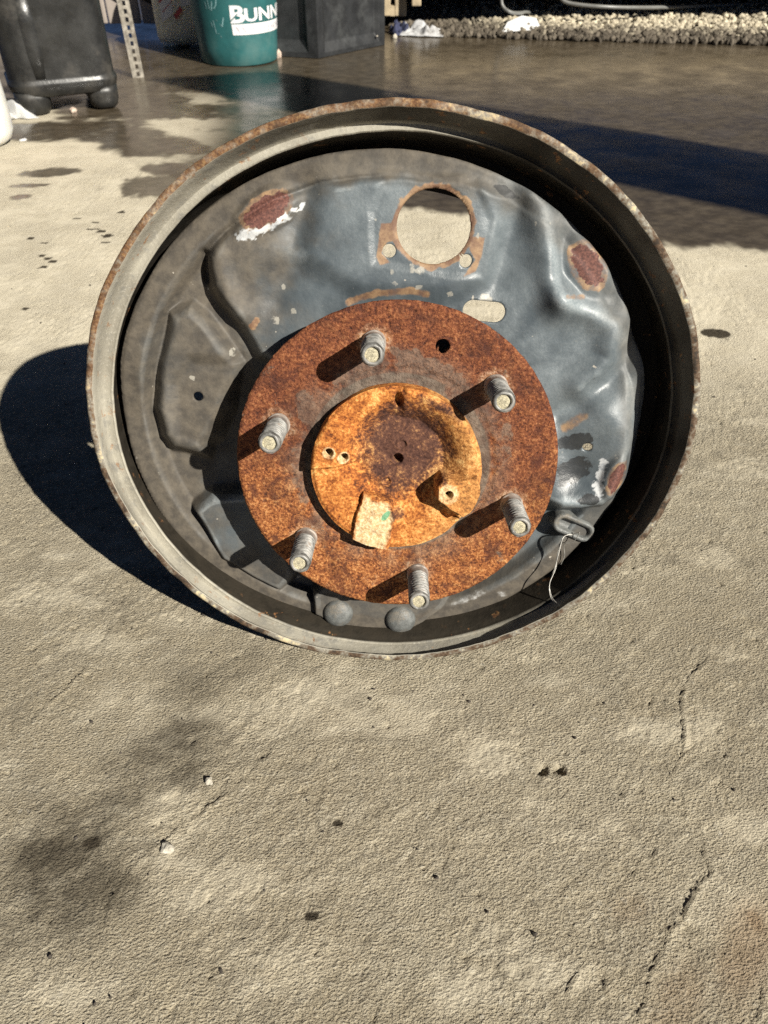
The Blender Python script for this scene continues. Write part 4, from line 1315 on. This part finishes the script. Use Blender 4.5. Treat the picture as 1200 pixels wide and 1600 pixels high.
flatpoly("paper_label", [(-.048, .055), (-.03, .066), (-.018, .074), (-.018, .15), (-.048, .15)], M_LABELW, cj, fy)
flatpoly("paper_label", [(.004, .088), (.030, .092), (.030, .15), (.004, .15)], M_LABELW, cj, fy)
flatpoly("red_stripe", [(-.050, .098), (-.046, .096), (-.018, .122), (-.018, .130)], M_RED, cj, fy - .0006)
flatpoly("red_stripe", [(-.044, .078), (-.0425, .0765), (-.018, .098), (-.018, .0995)], M_RED, cj, fy - .0006)
flatpoly("red_stripe", [(-.018, .070), (-.013, .062), (.006, .080), (.001, .089)], M_RED, cj, fy - .0006)
flatpoly("red_stripe", [(-.012, .0605), (-.0112, .0593), (.0072, .0768), (.0064, .078)], M_RED, cj, fy - .0006)

# teal bucket with its printed name
BX, BY = -0.343 * S, 2.090 * S
bk = empty("teal_bucket", (BX, BY, 0), (0, 0, math.atan2(-BX, BY)))
tag(bk, "teal plastic bucket with white lettering next to the black box", "bucket")
def br(z):
    return .0890 * S + .070 * z
lathe("body", [(.078 * S, .003), (.0870 * S, .001), (.0888 * S, .003 * S)] + [(br(z * S), z * S) for z in (.03, .06, .09, .12, .15, .18, .21, .238)] + [(br(.238 * S) + .006 * S, .240 * S), (br(.25 * S) + .006 * S, .252 * S), (br(.25 * S), .254 * S), (br(.25 * S) - .004 * S, .25 * S), (.086 * S, .012 * S), (.001, .010 * S)], M_TEAL, bk, 72, None, True, (True, False))
tube("handle", spline([(math.cos(t) * .13 * S, math.sin(t) * .13 * S * .55, .235 * S + math.sin(t) * .02 * S) for t in [math.pi * i / 8 for i in range(9)]], 4), .0022 * S, M_STEEL, bk, 8)
def wrap(bm_or_mesh_verts, x0, z0, sx, sz, lift):
    out = []
    for (x, y, *_r) in bm_or_mesh_verts:
        z = z0 + y * sz
        r = br(z) + lift
        a = (x0 + x * sx) / r - math.pi / 2
        out.append((r * math.cos(a), r * math.sin(a), z))
    return out
def text_on_bucket(txt, x0, z0, height, lift, mat, name, stretch=1.0, weight=0.0):
    cu = bpy.data.curves.new("lettering", 'FONT')
    cu.body = txt
    cu.resolution_u = 3
    cu.offset = weight
    ob = bpy.data.objects.new("lettering_tmp", cu)
    COL.objects.link(ob)
    dg = bpy.context.evaluated_depsgraph_get()
    me = bpy.data.meshes.new_from_object(ob.evaluated_get(dg))
    bpy.data.objects.remove(ob)
    bm = bmesh.new()
    bm.from_mesh(me)
    bmesh.ops.triangulate(bm, faces=bm.faces)
    for _ in range(1):
        bmesh.ops.subdivide_edges(bm, edges=[e for e in bm.edges if e.calc_length() > 0.25], cuts=2)
    k = height / 0.69
    vs = wrap([v.co for v in bm.verts], x0, z0, k * stretch, k, lift)
    for v, c in zip(bm.verts, vs):
        v.co = c
    me2 = bpy.data.meshes.new(name)
    bm.to_mesh(me2)
    bm.free()
    me2.materials.append(mat)
    return link(bpy.data.objects.new(name, me2), bk)
text_on_bucket("B", -.014 * S, .0885 * S, .031 * S, .0006, M_PRINT, "printed_lettering", 1.35, 0.035)
text_on_bucket("UNNINGS", .0185 * S, .0900 * S, .0235 * S, .0006, M_PRINT, "printed_lettering", 1.42, 0.03)
# a teal slash through the first letter
def band(pts, lift, mat, name):
    vs = wrap(pts, 0, 0, S, S, lift)
    n = len(pts) // 2
    return mesh_obj(name, vs, [(i, i + 1, n + i + 1, n + i) for i in range(n - 1)], mat, bk, False)
band([(-.012 + i * .0042, .0895 + i * .0034) for i in range(5)] + [(-.012 + i * .0042, .0925 + i * .0034) for i in range(5)], .0012, M_TEAL, "slash")
NB = 16
band([(-.009 + i * .0095, .0640) for i in range(NB)] + [(-.0105 + i * .0095, .0850) for i in range(NB)], .0006, M_PRINT, "printed_panel")
text_on_bucket("WAREHOUSE", -.001 * S, .0685 * S, .0115 * S, .0012, M_FAINT, "printed_lettering", 1.7, 0.01)
# faded hand-written strokes
for pts in ([(-.052, .092), (-.049, .074), (-.0475, .066)], [(-.058, .088), (-.056, .079)], [(-.045, .094), (-.042, .091)], [(-.036, .086), (-.032, .080), (-.027, .098)], [(-.044, .0665), (-.040, .067)], [(-.038, .063), (-.036, .059)],
            [(-.061, .130), (-.058, .112), (-.053, .110), (-.050, .128)], [(-.047, .114), (-.041, .121), (-.039, .132)], [(-.068, .126), (-.066, .113)]):
    up = []
    lo = []
    for i, (x, z) in enumerate(pts):
        up.append((x - .0011, z + .0004))
        lo.append((x + .0011, z - .0004))
    band(lo + up, .0006, M_FADED, "faded_stroke")

# black box with recessed panels
A = Vector((-0.156 * S, 2.093 * S, 0))
bx_ = empty("black_box", A)
tag(bx_, "scuffed black box with recessed side panels next to the teal bucket", "box")
u1 = Vector((.69, .72, 0)).normalized()
u2 = Vector((-.965, .262, 0)).normalized()
L1, L2, BH = .228 * S, .19 * S, .26 * S
def wall_panel(name, o, u, L, out, frame_b, frame_s, dep):
    """one side: frame proud, sloped reveal, recessed panel"""
    def P(s, z, d):
        return o + u * s + out * d + Vector((0, 0, z))
    ins = dep
    ring0 = [P(0, .001, 0), P(L, .001, 0), P(L, BH, 0), P(0, BH, 0)]
    b, s = frame_b, frame_s
    ring1 = [P(s, b * .35, 0), P(L - s, b * .35, 0), P(L - s, BH - b, 0), P(s, BH - b, 0)]
    ring2 = [P(s * 1.5, b, -ins), P(L - s * 1.5, b, -ins), P(L - s * 1.5, BH - b * 1.3, -ins), P(s * 1.5, BH - b * 1.3, -ins)]
    vs = ring0 + ring1 + ring2
    fs = []
    for k in range(4):
        k2 = (k + 1) % 4
        fs += [(k, k2, 4 + k2, 4 + k), (4 + k, 4 + k2, 8 + k2, 8 + k)]
    fs.append((8, 9, 10, 11))
    ob = mesh_obj(name, vs, fs, M_BOX, bx_, False)
    bevel(ob, .0016, 2, 20)
    return ob
out1 = Vector((u1.y, -u1.x, 0))
out2 = Vector((u2.y, -u2.x, 0)) * (1 if (u2.y * 0 - u2.x * -1) < 0 else -1)
out2 = Vector((-.262, -.965, 0)).normalized()
Z0 = Vector((0, 0, 0))
wall_panel("side_panel", Z0, u1, L1, out1, .030 * S, .020 * S, .009 * S)
wall_panel("side_panel", Z0, u2, L2, out2, .034 * S, .026 * S, .016 * S)
back = u1 * L1 + u2 * L2
o3 = mesh_obj("rear_shell", [u2 * L2, back, u1 * L1, u2 * L2 + Vector((0, 0, BH)), back + Vector((0, 0, BH)), u1 * L1 + Vector((0, 0, BH)), Vector((0, 0, BH))], [(0, 3, 4, 1), (1, 4, 5, 2), (6, 5, 4, 3)], M_BOX, bx_, False)
lathe("bolt_head", [(.0032, 0), (.0032, .003), (.0012, .0042)], M_STEEL, bx_, 12, u1 * (L1 - .030 * S) + out1 * .002 + Vector((0, 0, .022 * S)))

# raised timber deck, added unseen at the back to shade the ground
dk = empty("added_shade_deck", (0.0, 2.44 * S, 0))
tag(dk, "unseen raised timber deck edge added to cast deep shade behind the gravel", "deck")
def box(name, x0, x1, y0, y1, z0, z1, mat, parent, bev=.003):
    vs = [(x0, y0, z0), (x1, y0, z0), (x1, y1, z0), (x0, y1, z0), (x0, y0, z1), (x1, y0, z1), (x1, y1, z1), (x0, y1, z1)]
    fs = [(0, 3, 2, 1), (4, 5, 6, 7), (0, 1, 5, 4), (1, 2, 6, 5), (2, 3, 7, 6), (3, 0, 4, 7)]
    o = mesh_obj(name, vs, fs, mat, parent, False)
    if bev:
        bevel(o, bev)
    return o
for i in range(10):
    box("deck_board", -.10 * S, 2.6 * S, (.05 + i * .125) * S, (.17 + i * .125) * S, .115 * S, .14 * S, M_TIMBER, dk)
box("fascia_board", .10 * S, 2.6 * S, .02 * S, .045 * S, .075 * S, .14 * S, M_TIMBER, dk)
box("fascia_board", .075 * S, .10 * S, .02 * S, .085 * S, .056 * S, .14 * S, M_TIMBER, dk)
for xx in (.5, 1.5, 2.5):
    box("stump", xx * S, (xx + .09) * S, .55 * S, .64 * S, 0.0, .115 * S, M_TIMBER, dk)
box("back_board", -.5 * S, 2.6 * S, 1.3 * S, 1.33 * S, 0.0, .14 * S, M_TIMBER, dk)
box("side_board", -.12 * S, -.10 * S, .05 * S, 1.3 * S, 0.0, .14 * S, M_TIMBER, dk)

# slotted timber block end beside the box
tb = empty("slotted_block", (0.0, 2.50 * S, 0))
tag(tb, "pale timber block end with an upright slot behind the black box", "block")
x0, x1, z0, z1 = -.012 * S, .062 * S, .028 * S, .14 * S
sx0, sx1, sz0, sz1 = .018 * S, .030 * S, .052 * S, .10 * S
box("block_face", x0, sx0, 0, .03 * S, z0, z1, M_TIMBER, tb, .002)
box("block_face", sx1, x1, 0, .03 * S, z0, z1, M_TIMBER, tb, .002)
box("block_face", sx0, sx1, 0.0004, .0296 * S, z0, sz0, M_TIMBER, tb, 0)
box("block_face", sx0, sx1, 0.0004, .0296 * S, sz1, z1, M_TIMBER, tb, 0)
box("block_foot", x0 - .06 * S, x0 - .005 * S, .0, .06 * S, 0, z1, M_TIMBER, tb, .002)

# grey sheet wall with cable at the left back
ws = empty("sheet_wall", (-0.70 * S, 2.42 * S, 0))
tag(ws, "grey ribbed sheet wall behind the perforated post", "wall")
for i in range(6):
    box("wall_sheet", (-.40 + i * .0905) * S, (-.314 + i * .0905) * S, 0, .012, .022 * S, .7 * S, M_SHEET, ws, .003)
box("dark_frame", .146 * S, .170 * S, -.01, .02, 0.0, .7 * S, M_CABLE, ws)
cb = tube("black_cable", spline([(-0.78 * S, 2.395 * S, .20 * S), (-0.70 * S, 2.39 * S, .125 * S), (-0.645 * S, 2.39 * S, .095 * S), (-0.59 * S, 2.39 * S, .072 * S), (-0.55 * S, 2.395 * S, .070 * S)], 8), .0075 * S, M_CABLE, None, 10)
tag(cb, "black cable sagging across the grey sheet wall", "cable")

# gravel: nobody could count it
def build_gravel():
    t = NT("gravel_stone")
    nd = t.n("ShaderNodeAttribute", attribute_name="tint")
    n1 = t.noise(260, 4, 0.6)
    c = t.mix(t.rng(n1, 0.3, 0.7, 0, 0.45), nd.outputs["Color"], (0.16, 0.13, 0.095))
    mat = t.out(c, 0.85, t.bump(n1, 0.001), 0.0, 0.3)
    bm = bmesh.new()
    bmesh.ops.create_icosphere(bm, subdivisions=1, radius=1)
    bv = np.array([v.co[:] for v in bm.verts])
    bf = np.array([[v.index for v in f.verts] for f in bm.faces])
    bm.free()
    rnd = np.random.RandomState(3)
    V, F, T = [], [], []
    n = 0
    front = lambda x: np.interp(x, [0.0, .06, .17, .5, .97, 2.0], [2.46, 2.40, 2.365, 2.305, 2.245, 2.12]) * S
    for k in range(8200):
        x = rnd.uniform(.02, 1.6) * S
        f = front(x / S)
        y = f + abs(rnd.normal(0, .30)) * S if rnd.rand() < .85 else f + rnd.uniform(0, .6) * S
        if y > 3.1 * S:
            continue
        dep = (y - f) / S
        pile = np.interp(dep, [0, .08, .3, .5, .9], [.004, .014, .032, .038, .034]) * np.interp(x / S, [.1, .35, .6, 2], [.35, .9, 1.05, .7])
        r = rnd.uniform(.0055, .0105) * S
        z = pile * S * rnd.uniform(.55, 1.0)
        sc = rnd.uniform(.65, 1.25, 3) * r
        q = Euler(rnd.uniform(0, 6.28, 3)).to_matrix()
        v = (bv * (1 + rnd.uniform(-.22, .22, (len(bv), 1)))) * sc
        v = v @ np.array(q).T + np.array([x, y, z + r * .3])
        V.append(v)
        F.append(bf + n)
        n += len(bv)
        wetk = 1 - sst(.05, .14, np.array(dep + rnd.normal(0, .025)))
        wetk = max(float(wetk), float(sst(.42, .22, np.array(x / S + rnd.normal(0, .04))) * sst(.35, .1, np.array(dep))))
        a = np.array([.70, .62, .46]) * rnd.uniform(.55, 1.15)
        b = np.array([.085, .072, .055]) * rnd.uniform(.4, 1.7)
        c = a * (1 - wetk) + b * wetk
        T.append(np.tile(np.append(c, 1), (len(bv), 1)))
    V = np.concatenate(V)
    F = np.concatenate(F)
    o = mesh_obj("gravel", V, [tuple(f) for f in F], mat, None, False)
    set_attr(o.data, "tint", np.concatenate(T))
    tag(o, "strip of pale gravel, dark and dirty along its front edge", kind="stuff")
build_gravel()
soil = mesh_obj("gravel_bed", [(.02 * S, 2.44 * S, .003), (1.7 * S, 2.22 * S, .003), (2.4 * S, 2.22 * S, .003), (2.4 * S, 3.85 * S, .006), (.02 * S, 3.85 * S, .006)], [(0, 1, 2, 3, 4)], simple("dark_soil", (0.05, 0.04, 0.03), 0.95, 0.4, 30), None, False)
tag(soil, "dark soil bed under the gravel", kind="structure")

# cloth and paper in front of the gravel
cw = crumple("rag", .125 * S, .07 * S, .030 * S, M_CLOTHW, (.098 * S, 2.40 * S, 0.001), -0.15, 12, 22, 1.5)
tag(cw, "crumpled white and grey rag at the gravel edge beside the black box", "rag")
cn = crumple("navy_rag", .055 * S, .06 * S, .045 * S, M_CLOTHN, (.042 * S, 2.41 * S, 0.001), 0.4, 15, 18, 1.2)
tag(cn, "small bunched navy rag between the white rag and the black box", "rag")
pp = mesh_obj("paper", [(-.05 * S, -.03 * S, .001), (.055 * S, -.018 * S, .004), (.05 * S, .05 * S, .020 * S), (.012 * S, .062 * S, .024 * S), (-.03 * S, .03 * S, .014 * S), (.0, .0, .010 * S)], [(0, 1, 5), (1, 2, 5), (2, 3, 5), (3, 4, 5), (4, 0, 5)], M_PAPER, None, False, (.362 * S, 2.395 * S, .012))
m_ = pp.modifiers.new("thickness", 'SOLIDIFY')
m_.thickness = 0.001
tag(pp, "bent white sheet of paper lying on the dark edge of the gravel", "paper")

# hoses
h1 = tube("hose", spline([(.308 * S, 2.425 * S, .12 * S), (.310 * S, 2.42 * S, .076 * S), (.317 * S, 2.415 * S, .060 * S), (.335 * S, 2.41 * S, .050 * S), (.360 * S, 2.43 * S, .045 * S), (.39 * S, 2.48 * S, .040 * S), (.42 * S, 2.54 * S, .026 * S)], 8), .0042 * S, M_HOSE, None, 10)
tag(h1, "pale grey hose curving down into the gravel above the paper", "hose")
h2 = tube("hose", spline([(.46 * S, 2.44 * S, .10 * S), (.475 * S, 2.43 * S, .074 * S), (.51 * S, 2.42 * S, .066 * S), (.58 * S, 2.41 * S, .062 * S), (.68 * S, 2.44 * S, .056 * S), (.84 * S, 2.53 * S, .046 * S), (1.1 * S, 2.66 * S, .036 * S)], 8), .0046 * S, M_HOSE, None, 10)
tag(h2, "grey hose running level along the back of the gravel", "hose")

# made-up overhead arm, added out of the picture at right: its shadow bands the wet floor
M_POST = simple("painted_steel_arm", (0.25, 0.26, 0.27), 0.6, 0.2, 12)
arm = empty("added_shadow_arm", (0, 0, 0))
tag(arm, "steel awning arm on a post, added unseen at the right to shade the wet floor", "blocker")
k_ = 1.5 / SUN_DIR.z
offs = Vector((SUN_DIR.x * k_, SUN_DIR.y * k_, 0))
c1, c2, c3, c4 = (Vector((-0.50, 1.865, 0)) * S, Vector((-0.235, 1.945, 0)) * S, Vector((1.30, .88, 0)) * S, Vector((1.05, .66, 0)) * S)
c1, c2, c3, c4 = [v + offs + Vector((0, 0, 1.5)) for v in (c1, c2, c3, c4)]
dz = Vector((0, 0, .02))
mesh_obj("arm", [c1, c2, c3, c4, c1 + dz, c2 + dz, c3 + dz, c4 + dz], [(0, 1, 2, 3), (7, 6, 5, 4), (0, 4, 5, 1), (1, 5, 6, 2), (2, 6, 7, 3), (3, 7, 4, 0)], M_POST, arm, False)
pm = (c3 + c4) / 2
box("post", pm.x - .04, pm.x + .04, pm.y - .04, pm.y + .04, 0, 1.5, M_POST, arm)

# ---------------------------------------------------------------- small loose pieces
def chip(name, xy, size, mat, seed, flat=.6, label=None, cat="stone chip", group=None):
    rnd = np.random.RandomState(seed)
    bm = bmesh.new()
    bmesh.ops.create_icosphere(bm, subdivisions=2, radius=1)
    for v in bm.verts:
        n_ = Vector(v.co)
        k = 1 + 0.28 * math.sin(n_.x * 3.1 + seed) * math.cos(n_.y * 2.7 + seed * 2) + rnd.uniform(-.08, .08)
        v.co = (n_.x * size * k, n_.y * size * k * .75, (n_.z * flat * k + flat * .55) * size)
    o = bm_obj(name, bm, mat, None, False, (xy[0], xy[1], 0.0002))
    o.rotation_euler = (0, 0, seed)
    if label:
        tag(o, label, cat, group)
    return o
chip("stone_chip", (-0.1131, 0.1879), .0040, M_CHIP, 3, .55, "white stone chip casting a dark shadow, larger of two at lower left")
chip("stone_chip", (-0.0979, 0.2260), .0030, M_CHIP, 5, .55, "small pale stone chip on the dark stain at lower left")
chip("pebble", (-0.6076, 1.6502), .0085, M_PINK, 8, .62, "pinkish pebble on the floor between the jerry can feet", "pebble")
chip("cork_stub", (-0.2576, 2.1566), .0105, M_PINK, 11, 1.0, "tan stub standing between the teal bucket and the black box", "stub")
chip("paper_scrap", (-0.6396, 1.4609), .0075, M_PAPER, 14, .12, "tiny white scrap beside the foot of the white jug", "scrap")
chip("gravel_stone", (0.0293, 2.4028), .0085, M_CHIP, 17, .8, "single white stone in front of the navy rag", "stone")

def build_grit():
    rnd = np.random.RandomState(9)
    bm = bmesh.new()
    bmesh.ops.create_icosphere(bm, subdivisions=1, radius=1)
    bv = np.array([v.co[:] for v in bm.verts])
    bf = np.array([[v.index for v in f.verts] for f in bm.faces])
    bm.free()
    V, F = [], []
    n = 0
    for k in range(520):
        y = 0.10 + 0.9 * rnd.rand() ** 1.6
        x = rnd.uniform(-.5, .5) * (0.4 + y)
        r = 0.0003 + 0.0011 * rnd.rand() ** 4
        v = bv * (1 + rnd.uniform(-.3, .3, (len(bv), 1))) * rnd.uniform(.6, 1.3, 3) * r + np.array([x, y, r * .6])
        V.append(v)
        F.append(bf + n)
        n += len(bv)
    o = mesh_obj("floor_grit", np.concatenate(V), [tuple(f) for f in np.concatenate(F)], M_DARKST, None, False)
    tag(o, "fine dark grit scattered over the concrete", kind="stuff")
build_grit()

# lowest point of the assembly (report only)
bpy.context.view_layer.update()
lo = 1e9
for ch in root.children_recursive:
    if ch.type == 'MESH' and ch.name != "axle_tube":
        co = np.empty(len(ch.data.vertices) * 3, np.float32)
        ch.data.vertices.foreach_get("co", co)
        mw = np.array(ch.matrix_world)
        z = co.reshape(-1, 3) @ mw[2, :3] + mw[2, 3]
        lo = min(lo, float(z.min()))
print("LOWEST", lo)
